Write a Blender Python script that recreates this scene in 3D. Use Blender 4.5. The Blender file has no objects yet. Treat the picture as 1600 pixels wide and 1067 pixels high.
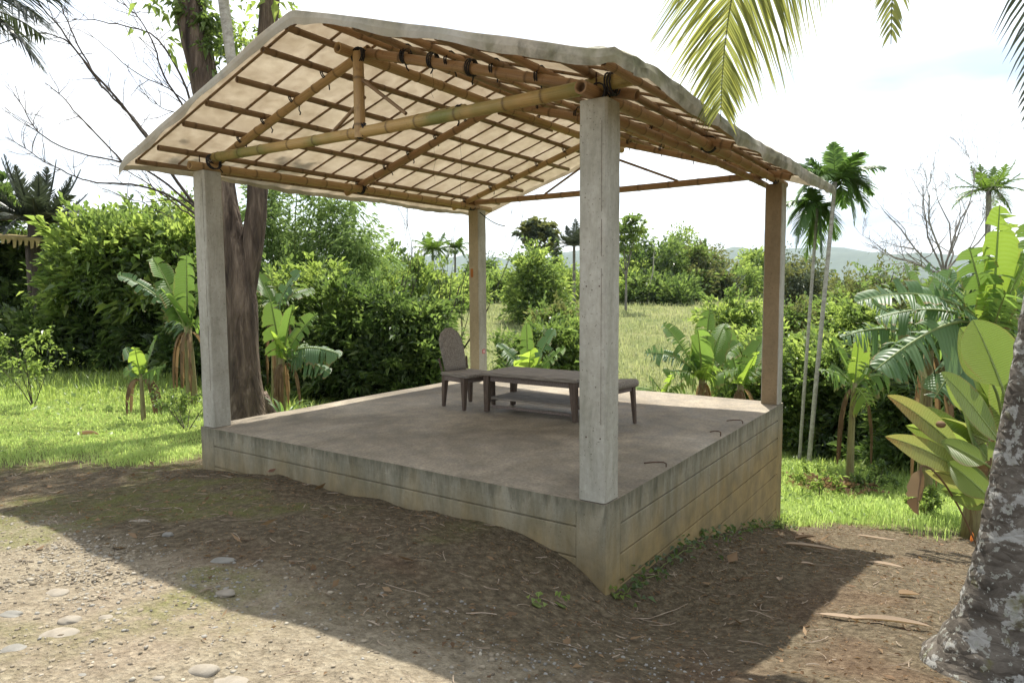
import bpy, math, random
import numpy as np
from mathutils import Vector, Matrix
R_ = math.radians
RNG = np.random.default_rng(7)
random.seed(7)
sc = bpy.context.scene
COL = sc.collection
NW = np.array

# ------------------------------------------------------------------ camera
FPX = 1068.6                      # focal length in pixels of the 1600 px wide photograph
CAM = NW([-4.158, -2.109, 1.50])
YAW, PIT, ROL = 0.6071, -0.0797, -0.0067
_F = NW([math.cos(PIT)*math.cos(YAW), math.cos(PIT)*math.sin(YAW), math.sin(PIT)])
_Rt = NW([math.sin(YAW), -math.cos(YAW), 0.0])
_Up = np.cross(_Rt, _F)
CR = math.cos(ROL)*_Rt + math.sin(ROL)*_Up
CU = -math.sin(ROL)*_Rt + math.cos(ROL)*_Up
CF = _F
cd = bpy.data.cameras.new('camera')
cd.sensor_width = 36.0
cd.lens = FPX/1600*36
cd.clip_start = 0.05
cd.clip_end = 20000
co = bpy.data.objects.new('camera', cd)
COL.objects.link(co)
co.matrix_world = Matrix(((CR[0], CU[0], -CF[0], CAM[0]), (CR[1], CU[1], -CF[1], CAM[1]),
                          (CR[2], CU[2], -CF[2], CAM[2]), (0, 0, 0, 1)))
sc.camera = co

# ------------------------------------------------------------------ world, sun, exposure
SUNV = NW([0.49, 0.25, 1.0]); SUNV = SUNV/np.linalg.norm(SUNV)
w = bpy.data.worlds.new('World'); sc.world = w; w.use_nodes = True
nt = w.node_tree; nt.nodes.clear()
def nd(t, kind, **kw):
    n = t.nodes.new(kind)
    for k, v in kw.items(): setattr(n, k, v)
    return n
wo = nd(nt, 'ShaderNodeOutputWorld'); bg = nd(nt, 'ShaderNodeBackground')
bg.inputs['Strength'].default_value = 0.12
sky = nd(nt, 'ShaderNodeTexSky', sky_type='NISHITA', sun_disc=False)
sky.sun_elevation = math.asin(SUNV[2]); sky.sun_rotation = math.atan2(SUNV[0], SUNV[1])
sky.air_density = 1.0; sky.dust_density = 1.6
tc = nd(nt, 'ShaderNodeTexCoord'); mp = nd(nt, 'ShaderNodeMapping')
mp.inputs['Scale'].default_value = (1.0, 1.0, 5.5)
nt.links.new(tc.outputs['Generated'], mp.inputs['Vector'])
n1 = nd(nt, 'ShaderNodeTexNoise'); n1.inputs['Scale'].default_value = 2.3
n1.inputs['Detail'].default_value = 7; n1.inputs['Roughness'].default_value = 0.55
nt.links.new(mp.outputs[0], n1.inputs['Vector'])
cr = nd(nt, 'ShaderNodeValToRGB')
cr.color_ramp.elements[0].position = 0.36; cr.color_ramp.elements[0].color = (0.42,)*3+(1,)
cr.color_ramp.elements[1].position = 0.60; cr.color_ramp.elements[1].color = (1,)*3+(1,)
nt.links.new(n1.outputs['Fac'], cr.inputs[0])
mx = nd(nt, 'ShaderNodeMixRGB')
n2 = nd(nt, 'ShaderNodeTexNoise'); n2.inputs['Scale'].default_value = 1.7; n2.inputs['Detail'].default_value = 6
mp2 = nd(nt, 'ShaderNodeMapping'); mp2.inputs['Scale'].default_value = (1, 1, 4.5); mp2.inputs['Location'].default_value = (3.1, 1.7, .4)
nt.links.new(tc.outputs['Generated'], mp2.inputs['Vector']); nt.links.new(mp2.outputs[0], n2.inputs['Vector'])
cr2 = nd(nt, 'ShaderNodeValToRGB'); cr2.color_ramp.elements[0].position = .33; cr2.color_ramp.elements[0].color = (2.9, 3.45, 4.1, 1); cr2.color_ramp.elements[1].position = .50; cr2.color_ramp.elements[1].color = (6.3, 6.4, 6.5, 1)
nt.links.new(n2.outputs['Fac'], cr2.inputs[0]); nt.links.new(cr2.outputs[0], mx.inputs[2])
nt.links.new(cr.outputs[0], mx.inputs[0]); nt.links.new(sky.outputs[0], mx.inputs[1])
nt.links.new(mx.outputs[0], bg.inputs['Color']); nt.links.new(bg.outputs[0], wo.inputs['Surface'])
sl = bpy.data.lights.new('sun', 'SUN'); sl.energy = 4.3; sl.angle = R_(0.6); sl.color = (1.0, 0.95, 0.86)
so = bpy.data.objects.new('sun', sl); COL.objects.link(so)
so.rotation_euler = Vector(SUNV).to_track_quat('Z', 'Y').to_euler()
so.location = (10, 5, 20)
sc.view_settings.view_transform = 'Standard'; sc.view_settings.look = 'None'
sc.view_settings.gamma = 1; sc.view_settings.use_curve_mapping = False
sc.view_settings.exposure = 1.12
sc.render.engine = 'CYCLES'
cy = sc.cycles
cy.max_bounces = 6; cy.diffuse_bounces = 4; cy.glossy_bounces = 2; cy.transmission_bounces = 3
cy.transparent_max_bounces = 4; cy.caustics_reflective = False; cy.caustics_refractive = False
cy.use_denoising = True
try: cy.denoiser = 'OPENIMAGEDENOISE'
except Exception: pass

# ------------------------------------------------------------------ geometry helpers
def nrm(v):
    v = np.asarray(v, float)
    return v/np.maximum(np.linalg.norm(v, axis=-1, keepdims=True), 1e-9)
class Geo:
    def __init__(s): s.V = []; s.n = 0; s.F = []; s.A = []; s.U = []
    def add(s, V, F, a=None, uv=None):
        V = np.asarray(V, float).reshape(-1, 3)
        for f in (F if isinstance(F, list) else [F]):
            f = np.asarray(f, np.int64)
            if f.size: s.F.append(f + s.n)
        s.V.append(V); s.n += len(V)
        s.A.append(np.zeros(len(V)) if a is None else np.broadcast_to(np.asarray(a, float), (len(V),)))
        s.U.append(np.zeros((len(V), 2)) if uv is None else np.asarray(uv, float))
        return s
    def mesh(s, name, mat=None, smooth=False):
        m = bpy.data.meshes.new(name)
        V = np.concatenate(s.V); m.vertices.add(len(V)); m.vertices.foreach_set('co', V.astype(np.float32).ravel())
        loops = np.concatenate([f.ravel() for f in s.F]); m.loops.add(len(loops))
        m.loops.foreach_set('vertex_index', loops.astype(np.int32))
        tot = np.concatenate([np.full(len(f), f.shape[1]) for f in s.F])
        st = np.concatenate([[0], np.cumsum(tot)[:-1]])
        m.polygons.add(len(tot)); m.polygons.foreach_set('loop_start', st.astype(np.int32))
        m.polygons.foreach_set('loop_total', tot.astype(np.int32))
        m.polygons.foreach_set('use_smooth', np.full(len(tot), smooth))
        A = np.concatenate(s.A)
        if A.any():
            at = m.attributes.new('mark', 'FLOAT', 'POINT'); at.data.foreach_set('value', A.astype(np.float32))
        U = np.concatenate(s.U)
        if U.any():
            uv = m.uv_layers.new(name='UVMap'); uv.data.foreach_set('uv', U[loops].astype(np.float32).ravel())
        m.update(calc_edges=True); m.validate()
        if mat: m.materials.append(mat)
        return m
    def build(s, name, mat, parent=None, smooth=False):
        return link(name, s.mesh(name, mat, smooth), parent)
def link(name, data, parent=None):
    o = bpy.data.objects.new(name, data); COL.objects.link(o)
    if parent is not None:
        o.parent = parent
    return o
def setp(o, label=None, cat=None, group=None, kind=None):
    if label: o['label'] = label
    if cat: o['category'] = cat
    if group: o['group'] = group
    if kind: o['kind'] = kind
    return o
def thing(name, label, cat, loc=(0, 0, 0), group=None):
    o = bpy.data.objects.new(name, None); COL.objects.link(o); o.location = Vector(loc)
    o.empty_display_size = 0.1
    return setp(o, label, cat, group)
def wpart(g, name, mat, root, smooth=False):
    """a part whose geometry is in world coordinates, parented to the thing's Empty"""
    off = np.asarray(root.location)
    if root.parent is not None: off = off + np.asarray(root.parent.location)
    g2 = Geo(); g2.F = g.F; g2.A = g.A; g2.U = g.U; g2.n = g.n
    g2.V = [v - off for v in g.V]
    return g2.build(name, mat, root, smooth)
def bez(c, n):
    c = np.asarray(c, float); t = np.linspace(0, 1, n)[:, None]
    if len(c) == 3: return (1-t)**2*c[0]+2*t*(1-t)*c[1]+t*t*c[2]
    return (1-t)**3*c[0]+3*t*(1-t)**2*c[1]+3*t*t*(1-t)*c[2]+t**3*c[3]
def tube(pts, rad, sides=8, a=None, ridge=0, rng=None, cap=True):
    pts = np.asarray(pts, float); n = len(pts); rad = np.broadcast_to(np.asarray(rad, float), (n,))
    T = nrm(np.gradient(pts, axis=0))
    ref = NW([0, 0, 1.0]) if abs(T[0, 2]) < 0.9 else NW([1.0, 0, 0])
    u = nrm(np.cross(T[0], ref)); fr = []
    for i in range(n):
        u = nrm(u - T[i]*np.dot(u, T[i])); fr.append((u, np.cross(T[i], u)))
    ang = np.linspace(0, 2*math.pi, sides, endpoint=False)
    V = np.empty((n, sides, 3))
    rg = 1.0
    if ridge: prof = (rng or RNG).normal(0, ridge, sides)
    for i in range(n):
        rr = rad[i]
        if ridge:
            prof = prof*0.85 + (rng or RNG).normal(0, ridge*0.5, sides); rg = 1+prof
        V[i] = pts[i] + (rr*rg*np.cos(ang))[:, None]*fr[i][0] + (rr*rg*np.sin(ang))[:, None]*fr[i][1]
    idx = np.arange(n*sides).reshape(n, sides)
    q = np.stack([idx[:-1], np.roll(idx[:-1], -1, 1), np.roll(idx[1:], -1, 1), idx[1:]], -1).reshape(-1, 4)
    F = [q]
    if cap: F += [idx[0][::-1][None], idx[-1][None]]
    A = None if a is None else np.repeat(np.broadcast_to(a, (n,)), sides)
    ln = np.concatenate([[0], np.cumsum(np.linalg.norm(np.diff(pts, axis=0), axis=1))])
    uv = np.stack([np.repeat(ln, sides), np.tile(ang/6.2832, n)], -1) + 0.001
    return V.reshape(-1, 3), F, A, uv
def box(x0, x1, y0, y1, z0, z1):
    V = NW([(x, y, z) for x in (x0, x1) for y in (y0, y1) for z in (z0, z1)], float)
    F = NW([(0, 1, 3, 2), (4, 6, 7, 5), (0, 4, 5, 1), (2, 3, 7, 6), (0, 2, 6, 4), (1, 5, 7, 3)])
    return V, F
def bevel(o, wd=0.006, seg=2):
    b = o.modifiers.new('bevel', 'BEVEL'); b.width = wd; b.segments = seg; b.limit_method = 'ANGLE'
    return o
def ray(px, py): return CF + CR*(px-800)/FPX + CU*(533.5-py)/FPX
def pt(px, py, d): return CAM + ray(px, py)*d
def ico():
    p = (1+5**.5)/2
    V = nrm(NW([(-1, p, 0), (1, p, 0), (-1, -p, 0), (1, -p, 0), (0, -1, p), (0, 1, p), (0, -1, -p), (0, 1, -p), (p, 0, -1), (p, 0, 1), (-p, 0, -1), (-p, 0, 1)], float))
    F = NW([(0, 11, 5), (0, 5, 1), (0, 1, 7), (0, 7, 10), (0, 10, 11), (1, 5, 9), (5, 11, 4), (11, 10, 2), (10, 7, 6), (7, 1, 8), (3, 9, 4), (3, 4, 2), (3, 2, 6), (3, 6, 8), (3, 8, 9), (4, 9, 5), (2, 4, 11), (6, 2, 10), (8, 6, 7), (9, 8, 1)])
    return V, F
def subdiv(V, F):
    V = list(map(tuple, V)); c = {}; out = []
    def mid(a, b):
        k = (min(a, b), max(a, b))
        if k not in c:
            m = nrm((NW(V[a])+NW(V[b]))/2); V.append(tuple(m)); c[k] = len(V)-1
        return c[k]
    for a, b, d in F:
        x, y, z = mid(a, b), mid(b, d), mid(d, a); out += [(a, x, z), (b, y, x), (d, z, y), (x, y, z)]
    return NW(V), NW(out)
def vnoise(x, y, s, seed=0):
    """smooth 2-D value noise in 0..1"""
    x = np.asarray(x)/s; y = np.asarray(y)/s
    xi = np.floor(x); yi = np.floor(y); fx = x-xi; fy = y-yi
    fx = fx*fx*(3-2*fx); fy = fy*fy*(3-2*fy)
    def h(a, b):
        v = np.sin(a*127.1+b*311.7+seed*74.7)*43758.5453; return v-np.floor(v)
    return (h(xi, yi)*(1-fx)+h(xi+1, yi)*fx)*(1-fy)+(h(xi, yi+1)*(1-fx)+h(xi+1, yi+1)*fx)*fy
def sstep(x, a, b):
    t = np.clip((np.asarray(x)-a)/(b-a), 0, 1); return t*t*(3-2*t)

# ------------------------------------------------------------------ terrain heights
HX, HY = math.cos(YAW), math.sin(YAW)
CTL = NW([(0, 0, -.67), (0, .25, -.47), (0, .6, -.38), (0, 1.4, -.35), (0, 2.5, -.37), (0, 3.7, -.37), (0, 4.4, -.43), (0, 5, -.48),
  (1.2, 0, -.74), (2.2, 0, -.9), (3.3, 0, -1.17), (4.4, 0, -1.46), (5, 0, -1.6), (-2.1, 0, -.10), (-2.1, 1.5, -.08), (-2.1, 3, -.15),
  (-2.3, 4.6, -.32), (-4.15, -2.1, -.02), (-6, 0, .02), (-4, 3, -.05), (-2, -2, -.14), (-1, -1.2, -.36), (.5, -1.4, -.62), (2.5, -1.4, -1.0),
  (4, -1.6, -1.35), (6, -1, -1.72), (2, -4, -.9), (0, -4, -.45), (8, -3, -1.95), (7, 2, -1.9), (10, 0, -2.2), (0, 8, -.56), (-4, 8, -.32),
  (-2, 6, -.42), (3, 8, -.85), (6, 6, -1.3), (5, 5, -1.35), (0, 14, -.48), (5, 14, -.75), (10, 10, -2.1), (2.5, 2.5, -.8), (-8, 6, -.1),
  (-9, -6, 0), (-4, -8, -.1), (4, -8, -1.1), (-8, 14, -.2)], float)
def _tps(r2): return np.where(r2 > 1e-9, 0.5*r2*np.log(np.maximum(r2, 1e-9)), 0)
_d = ((CTL[:, None, :2]-CTL[None, :, :2])**2).sum(-1); _n = len(CTL)
_A = np.zeros((_n+3, _n+3)); _A[:_n, :_n] = _tps(_d)+np.eye(_n)*0.02; _A[:_n, _n] = 1; _A[:_n, _n+1:] = CTL[:, :2]; _A[_n, :_n] = 1; _A[_n+1:, :_n] = CTL[:, :2].T
_W = np.linalg.solve(_A, np.concatenate([CTL[:, 2], [0, 0, 0]]))
def gz(x, y):
    x = np.asarray(x, float); y = np.asarray(y, float); sh = x.shape; x = x.ravel(); y = y.ravel()
    s = (x-CAM[0])*HX+(y-CAM[1])*HY; t = (x-CAM[0])*HY-(y-CAM[1])*HX
    zl = np.interp(s, [-50, 0, 12, 20, 28, 36, 50, 70, 120, 250, 1000, 5000], [0, -.2, -.55, -.45, -1.2, -1.8, -.8, -.3, -.3, -2, -6, -12])
    zr = np.interp(s, [-50, 0, 10, 18, 28, 36, 50, 70, 120, 250, 1000, 5000], [0, -.6, -1.9, -2.8, -3.3, -2.7, -1.1, -.2, .1, -2, -6, -12])
    m = sstep(t, -6, 3); far = zl*(1-m)+zr*m
    far = far + (vnoise(x, y, 23, 3)-.5)*np.interp(s, [0, 20, 60], [0, .25, .7])
    r = np.hypot(x-0.5, y-1.5); k = 1-sstep(r, 9, 14)
    z = far.copy(); i = k > 0
    if i.any():
        r2 = (x[i, None]-CTL[None, :, 0])**2+(y[i, None]-CTL[None, :, 1])**2
        zn = _tps(r2)@_W[:_n]+_W[_n]+x[i]*_W[_n+1]+y[i]*_W[_n+2]
        z[i] = far[i]*(1-k[i])+zn*k[i]
    return z.reshape(sh)
def micro(x, y):
    return (vnoise(x, y, .45, 1)-.5)*.035+(vnoise(x, y, .18, 2)-.5)*.024+(vnoise(x, y, .075, 5)-.5)*.014
def gzm(x, y): return gz(x, y)+micro(x, y)
def gp(px, d, py=448):
    """ground point under pixel column px at depth d"""
    p = pt(px, py, d); p[2] = float(gz(p[0], p[1])); return p
def gpix(px, py):
    """ground point seen at a pixel"""
    ds = np.linspace(1.5, 60, 1500); r = ray(px, py); X = CAM+ds[:, None]*r
    h = X[:, 2]-gz(X[:, 0], X[:, 1]); i = int(np.argmax(h < 0))
    i = max(i, 1); f = h[i-1]/(h[i-1]-h[i]+1e-9)
    p = X[i-1]+(X[i]-X[i-1])*f; p[2] = float(gz(p[0], p[1])); return p

# ------------------------------------------------------------------ materials
def newmat(name):
    m = bpy.data.materials.new(name); m.use_nodes = True; t = m.node_tree; t.nodes.clear()
    o = nd(t, 'ShaderNodeOutputMaterial'); return m, t, o
def noise(t, vec, scale, detail=5, rough=.6, dist=0):
    n = nd(t, 'ShaderNodeTexNoise'); n.inputs['Scale'].default_value = scale; n.inputs['Detail'].default_value = detail
    n.inputs['Roughness'].default_value = rough; n.inputs['Distortion'].default_value = dist
    t.links.new(vec, n.inputs['Vector']); return n.outputs['Fac']
def ramp(t, fac, els):
    r = nd(t, 'ShaderNodeValToRGB'); e = r.color_ramp.elements
    while len(e) < len(els): e.new(0.5)
    for k, (p, c) in enumerate(els):
        e[k].position = p; c = (c,)*3 if isinstance(c, (int, float)) else c; e[k].color = tuple(c)+(1,)
    t.links.new(fac, r.inputs[0]); return r.outputs[0]
def mix(t, fac, a, b, mode='MIX'):
    m = nd(t, 'ShaderNodeMixRGB', blend_type=mode)
    for i, v in ((0, fac), (1, a), (2, b)):
        if isinstance(v, (int, float)): m.inputs[i].default_value = v if i == 0 else (v, v, v, 1)
        elif isinstance(v, tuple): m.inputs[i].default_value = v+(1,)
        else: t.links.new(v, m.inputs[i])
    return m.outputs[0]
def mth(t, op, a, b=0.0, clamp=False):
    m = nd(t, 'ShaderNodeMath', operation=op, use_clamp=clamp)
    for i, v in ((0, a), (1, b)):
        if isinstance(v, (int, float)): m.inputs[i].default_value = v
        else: t.links.new(v, m.inputs[i])
    return m.outputs[0]
def coords(t, scale=(1, 1, 1), kind='Object'):
    c = nd(t, 'ShaderNodeTexCoord'); m = nd(t, 'ShaderNodeMapping'); m.inputs['Scale'].default_value = scale
    t.links.new(c.outputs[kind], m.inputs['Vector']); return m.outputs[0]
def wpos(t): return nd(t, 'ShaderNodeNewGeometry').outputs['Position']
def attr(t, name): return nd(t, 'ShaderNodeAttribute', attribute_name=name).outputs['Fac']
def finish(t, o, col, rough=.8, bumpf=None, bs=.3, bd=.01, spec=.3, trans=None, tfac=0.0):
    p = nd(t, 'ShaderNodeBsdfPrincipled')
    if isinstance(col, tuple): p.inputs['Base Color'].default_value = col+(1,)
    else: t.links.new(col, p.inputs['Base Color'])
    if isinstance(rough, (int, float)): p.inputs['Roughness'].default_value = rough
    else: t.links.new(rough, p.inputs['Roughness'])
    p.inputs['Specular IOR Level'].default_value = spec
    if bumpf is not None:
        b = nd(t, 'ShaderNodeBump'); b.inputs['Strength'].default_value = bs; b.inputs['Distance'].default_value = bd
        t.links.new(bumpf, b.inputs['Height']); t.links.new(b.outputs[0], p.inputs['Normal'])
    out = p.outputs[0]
    if trans is not None:
        tr = nd(t, 'ShaderNodeBsdfTranslucent')
        if isinstance(trans, tuple): tr.inputs[0].default_value = trans+(1,)
        else: t.links.new(trans, tr.inputs[0])
        ms = nd(t, 'ShaderNodeMixShader'); ms.inputs[0].default_value = tfac
        t.links.new(out, ms.inputs[1]); t.links.new(tr.outputs[0], ms.inputs[2]); out = ms.outputs[0]
    t.links.new(out, o.inputs['Surface'])
def simple(name, c1, c2, scale=6, rough=.8, stretch=(1, 1, 1), bs=.3, bd=.008, spec=.25, detail=6, c3=None):
    m, t, o = newmat(name); v = coords(t, stretch)
    f = noise(t, v, scale, detail)
    els = [(.3, c1), (.7, c2)] if c3 is None else [(.28, c1), (.52, c2), (.72, c3)]
    finish(t, o, ramp(t, f, els), rough, noise(t, v, scale*3.1, 6, .7), bs, bd, spec)
    return m
def leafmat(name, dark, mid, light, tr, tfac=.38, rough=.42, spec=.4, veins=0, tipc=None):
    m, t, o = newmat(name)
    g = nd(t, 'ShaderNodeNewGeometry'); oi = nd(t, 'ShaderNodeObjectInfo')
    k = mth(t, 'ADD', mth(t, 'MULTIPLY', g.outputs['Random Per Island'], .55), mth(t, 'ADD', mth(t, 'MULTIPLY', attr(t, 'mark'), .35), mth(t, 'MULTIPLY', oi.outputs['Random'], .12)))
    col = ramp(t, k, [(.05, dark), (.5, mid), (.93, light)])
    tcol = mix(t, .55, tr, mix(t, 1.0, col, (3.0, 3.0, 2.2), 'MULTIPLY'))
    bf = None
    if veins:
        c = nd(t, 'ShaderNodeTexCoord'); sp = nd(t, 'ShaderNodeSeparateXYZ'); t.links.new(c.outputs['UV'], sp.inputs[0])
        u, vv = sp.outputs[0], sp.outputs[1]
        av = mth(t, 'ABSOLUTE', mth(t, 'SUBTRACT', vv, .5))
        ph = mth(t, 'SUBTRACT', mth(t, 'MULTIPLY', u, veins), mth(t, 'MULTIPLY', av, 6.0))
        sn = mth(t, 'SINE', ph)
        bf = sn
        col = mix(t, mth(t, 'MULTIPLY', mth(t, 'ADD', sn, 1.0), .10), col, (.02, .05, .01))
        rib = mth(t, 'LESS_THAN', av, .018)
        col = mix(t, mth(t, 'MULTIPLY', rib, .7), col, (.38, .45, .16))
        blot = noise(t, coords(t), 5, 4)
        if tipc: col = mix(t, ramp(t, mth(t, 'ADD', u, mth(t, 'MULTIPLY', mth(t, 'SUBTRACT', blot, .5), .9)), [(.45, 0.0), (.95, 1.0)]), col, tipc)
        col = mix(t, mth(t, 'MULTIPLY', mth(t, 'GREATER_THAN', blot, .68), .45), col, (.24, .19, .05))
        ed = mth(t, 'MULTIPLY', mth(t, 'GREATER_THAN', mth(t, 'ADD', mth(t, 'MULTIPLY', av, 2.0), mth(t, 'MULTIPLY', blot, .5)), 1.17), .85)
        col = mix(t, ed, col, (.20, .12, .05))
    finish(t, o, col, rough, bf, .5, .006, spec, tcol, tfac)
    return m

M = {}
def concrete(name, base, dark, stain, stain_amt, low=None):
    m, t, o = newmat(name); p = wpos(t)
    f = noise(t, p, 2.2, 8, .65); f2 = noise(t, p, 26, 6, .7)
    mp = nd(t, 'ShaderNodeMapping'); mp.inputs['Scale'].default_value = (4.2, 4.2, .9); t.links.new(p, mp.inputs['Vector'])
    streak = noise(t, mp.outputs[0], 1.5, 9, .72, .35)
    col = ramp(t, f, [(.3, dark), (.62, base)])
    col = mix(t, mth(t, 'MULTIPLY', ramp(t, streak, [(.42, 0.0), (.72, 1.0)]), stain_amt), col, stain)
    col = mix(t, .35, col, ramp(t, f2, [(.3, .35), (.7, .95)]), 'MULTIPLY')
    pits = ramp(t, noise(t, p, 62, 2, .5), [(.27, 0.0), (.33, 1.0)])
    col = mix(t, 1.0, col, mix(t, pits, (.45, .42, .38), (1, 1, 1)), 'MULTIPLY')
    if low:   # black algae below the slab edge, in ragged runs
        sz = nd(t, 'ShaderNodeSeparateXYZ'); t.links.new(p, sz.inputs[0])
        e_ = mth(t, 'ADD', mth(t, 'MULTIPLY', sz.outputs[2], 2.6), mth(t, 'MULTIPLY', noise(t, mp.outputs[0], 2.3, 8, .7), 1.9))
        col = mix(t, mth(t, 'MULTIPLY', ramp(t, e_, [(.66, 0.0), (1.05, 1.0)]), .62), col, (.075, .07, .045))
    if low:   # mud splash and algae growth that creep irregularly up the foot of the wall
        sp = nd(t, 'ShaderNodeSeparateXYZ'); t.links.new(p, sp.inputs[0])
        h = mth(t, 'ADD', sp.outputs[2], mth(t, 'MULTIPLY', noise(t, mp.outputs[0], 1.1, 6, .65), .75))
        k = ramp(t, mth(t, 'MULTIPLY_ADD' if False else 'ADD', mth(t, 'MULTIPLY', h, 1.1), .40), [(.15, 1.0), (.75, 0.0)])
        col = mix(t, mth(t, 'MULTIPLY', k, .8), col, mix(t, ramp(t, noise(t, p, 3.1, 5), [(.35, 0.0), (.65, 1.0)]), low[0], low[1]))
    bf = mth(t, 'ADD', mth(t, 'MULTIPLY', f2, .6), mth(t, 'MULTIPLY', pits, .5))
    finish(t, o, col, .88, bf, .45, .006, .2)
    return m
M['pillar'] = concrete('weathered_concrete', (.49, .47, .40), (.38, .36, .295), (.19, .185, .13), .65)
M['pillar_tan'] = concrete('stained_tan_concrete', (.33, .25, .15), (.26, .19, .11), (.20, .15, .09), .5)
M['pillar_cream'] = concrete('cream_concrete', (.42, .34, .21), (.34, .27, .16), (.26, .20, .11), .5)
M['wall'] = concrete('foundation_concrete', (.34, .315, .235), (.225, .21, .15), (.085, .08, .05), .75, ((.33, .235, .095), (.17, .125, .055)))
def floor_mat():
    m, t, o = newmat('worn_screed'); p = wpos(t)
    f = noise(t, p, .75, 7, .62, .6); f2 = noise(t, p, 38, 5, .75); f3 = noise(t, p, 4.5, 6, .65)
    col = ramp(t, f, [(.32, (.16, .132, .094)), (.46, (.255, .215, .156)), (.58, (.34, .29, .218)), (.72, (.41, .36, .28))])
    col = mix(t, .7, col, ramp(t, f3, [(.3, .4), (.7, 1.12)]), 'MULTIPLY')
    col = mix(t, .6, col, ramp(t, f2, [(.3, .35), (.68, 1.25)]), 'MULTIPLY')
    finish(t, o, col, ramp(t, f3, [(.35, .65), (.7, .9)]), mth(t, 'ADD', f2, mth(t, 'MULTIPLY', f3, .7)), .5, .006, .25)
    return m
M['floor'] = floor_mat()
def bamboo_mat(name, c1, c2, green=None, gamt=0.0, nodecol=(.07, .04, .02)):
    m, t, o = newmat(name)
    uv = coords(t, (1.2, 14, 1), 'UV'); f = noise(t, uv, 3, 6, .65); p = wpos(t)
    col = ramp(t, f, [(.3, c1), (.68, c2)])
    if green: col = mix(t, mth(t, 'MULTIPLY', ramp(t, noise(t, p, 1.1, 3), [(.45, 0.0), (.6, 1.0)]), gamt), col, green)
    blot = noise(t, p, 9, 5, .7)
    col = mix(t, mth(t, 'MULTIPLY', ramp(t, blot, [(.56, 0.0), (.74, 1.0)]), .55), col, nodecol)
    col = mix(t, mth(t, 'MULTIPLY', attr(t, 'mark'), .75), col, nodecol)
    finish(t, o, col, .5, f, .2, .004, .35)
    return m
M['bamboo'] = bamboo_mat('golden_bamboo', (.28, .175, .075), (.46, .315, .145))
M['bamboo_green'] = bamboo_mat('greenish_bamboo', (.32, .20, .075), (.50, .35, .14), (.15, .18, .05), .85)
M['bamboo_brown'] = bamboo_mat('brown_bamboo', (.22, .125, .06), (.37, .235, .12))
M['bamboo_dark'] = bamboo_mat('dark_split_bamboo', (.15, .095, .052), (.28, .185, .10))
M['rubber'] = simple('black_rubber', (.012, .012, .014), (.03, .03, .035), 20, .6)
M['rust'] = simple('rusted_steel', (.05, .03, .022), (.10, .055, .035), 30, .75)
def tarp_mat():
    m, t, o = newmat('weathered_tarpaulin'); p = wpos(t)
    f = noise(t, p, 1.6, 7, .65); f2 = noise(t, p, 9, 6, .7, .4)
    base = ramp(t, f, [(.3, (.56, .53, .45)), (.65, (.74, .71, .64))])
    g = nd(t, 'ShaderNodeNewGeometry'); back = g.outputs['Backfacing']
    algae = mth(t, 'MULTIPLY', ramp(t, noise(t, p, 3.2, 6, .7), [(.40, 0.0), (.60, 1.0)]), mth(t, 'ADD', .12, mth(t, 'MULTIPLY', attr(t, 'mark'), .75)))
    col = mix(t, algae, base, (.20, .22, .10))
    col = mix(t, mth(t, 'MULTIPLY', mth(t, 'MULTIPLY', ramp(t, noise(t, p, 5.5, 7, .72, .5), [(.47, 0.0), (.62, 1.0)]), attr(t, 'mark')), .85), col, (.075, .085, .06))
    tcol = mix(t, ramp(t, mth(t, 'MULTIPLY', mth(t, 'ADD', f2, f), .5), [(.38, 0.0), (.62, 1.0)]), (.80, .74, .64), (.57, .50, .41))
    finish(t, o, col, .7, f2, .35, .01, .25, tcol, .5)
    return m
M['tarp'] = tarp_mat()
M['wood'] = simple('weathered_dark_wood', (.09, .07, .058), (.19, .155, .135), 5, .75, (1, 14, 14), .5, .006, .25)
M['wood_grey'] = simple('silvered_wood', (.105, .09, .072), (.30, .265, .22), 5, .8, (14, 1, 14), .5, .006, .2)
M['wood_leg'] = simple('dark_leg_wood', (.055, .04, .03), (.13, .095, .07), 5, .7, (14, 14, 1), .5, .006, .25)
M['red'] = simple('red_print', (.45, .015, .02), (.55, .03, .03), 4, .5)
M['white'] = simple('white_print', (.7, .7, .68), (.8, .8, .78), 4, .6)
M['orange'] = simple('rust_orange_mark', (.28, .09, .02), (.38, .14, .03), 12, .7)

# leaves
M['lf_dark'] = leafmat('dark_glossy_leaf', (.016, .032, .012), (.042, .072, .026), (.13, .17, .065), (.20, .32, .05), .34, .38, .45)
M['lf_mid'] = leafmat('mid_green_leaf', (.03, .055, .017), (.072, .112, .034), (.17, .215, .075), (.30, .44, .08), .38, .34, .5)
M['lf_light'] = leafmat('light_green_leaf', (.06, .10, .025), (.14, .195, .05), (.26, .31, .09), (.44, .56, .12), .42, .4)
M['lf_olive'] = leafmat('olive_leaf', (.05, .06, .02), (.10, .11, .04), (.16, .17, .07), (.24, .26, .08), .32, .5)
M['lf_grey'] = leafmat('grey_green_leaf', (.04, .052, .036), (.075, .095, .065), (.13, .155, .11), (.17, .22, .12), .28, .5)
M['lf_bamboo'] = leafmat('feathery_bamboo_leaf', (.07, .12, .04), (.13, .19, .07), (.21, .28, .11), (.36, .48, .15), .42, .45)
M['lf_dry'] = leafmat('dry_leaf', (.10, .06, .035), (.21, .14, .08), (.36, .27, .17), (.3, .2, .1), .2, .8, .2)
M['grass'] = leafmat('lawn_grass', (.16, .235, .065), (.26, .345, .11), (.37, .42, .165), (.48, .62, .20), .42, .6, .2)
M['grass_far'] = leafmat('dry_field_grass', (.14, .17, .08), (.22, .245, .12), (.31, .32, .18), (.36, .40, .18), .32, .6, .2)
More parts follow.
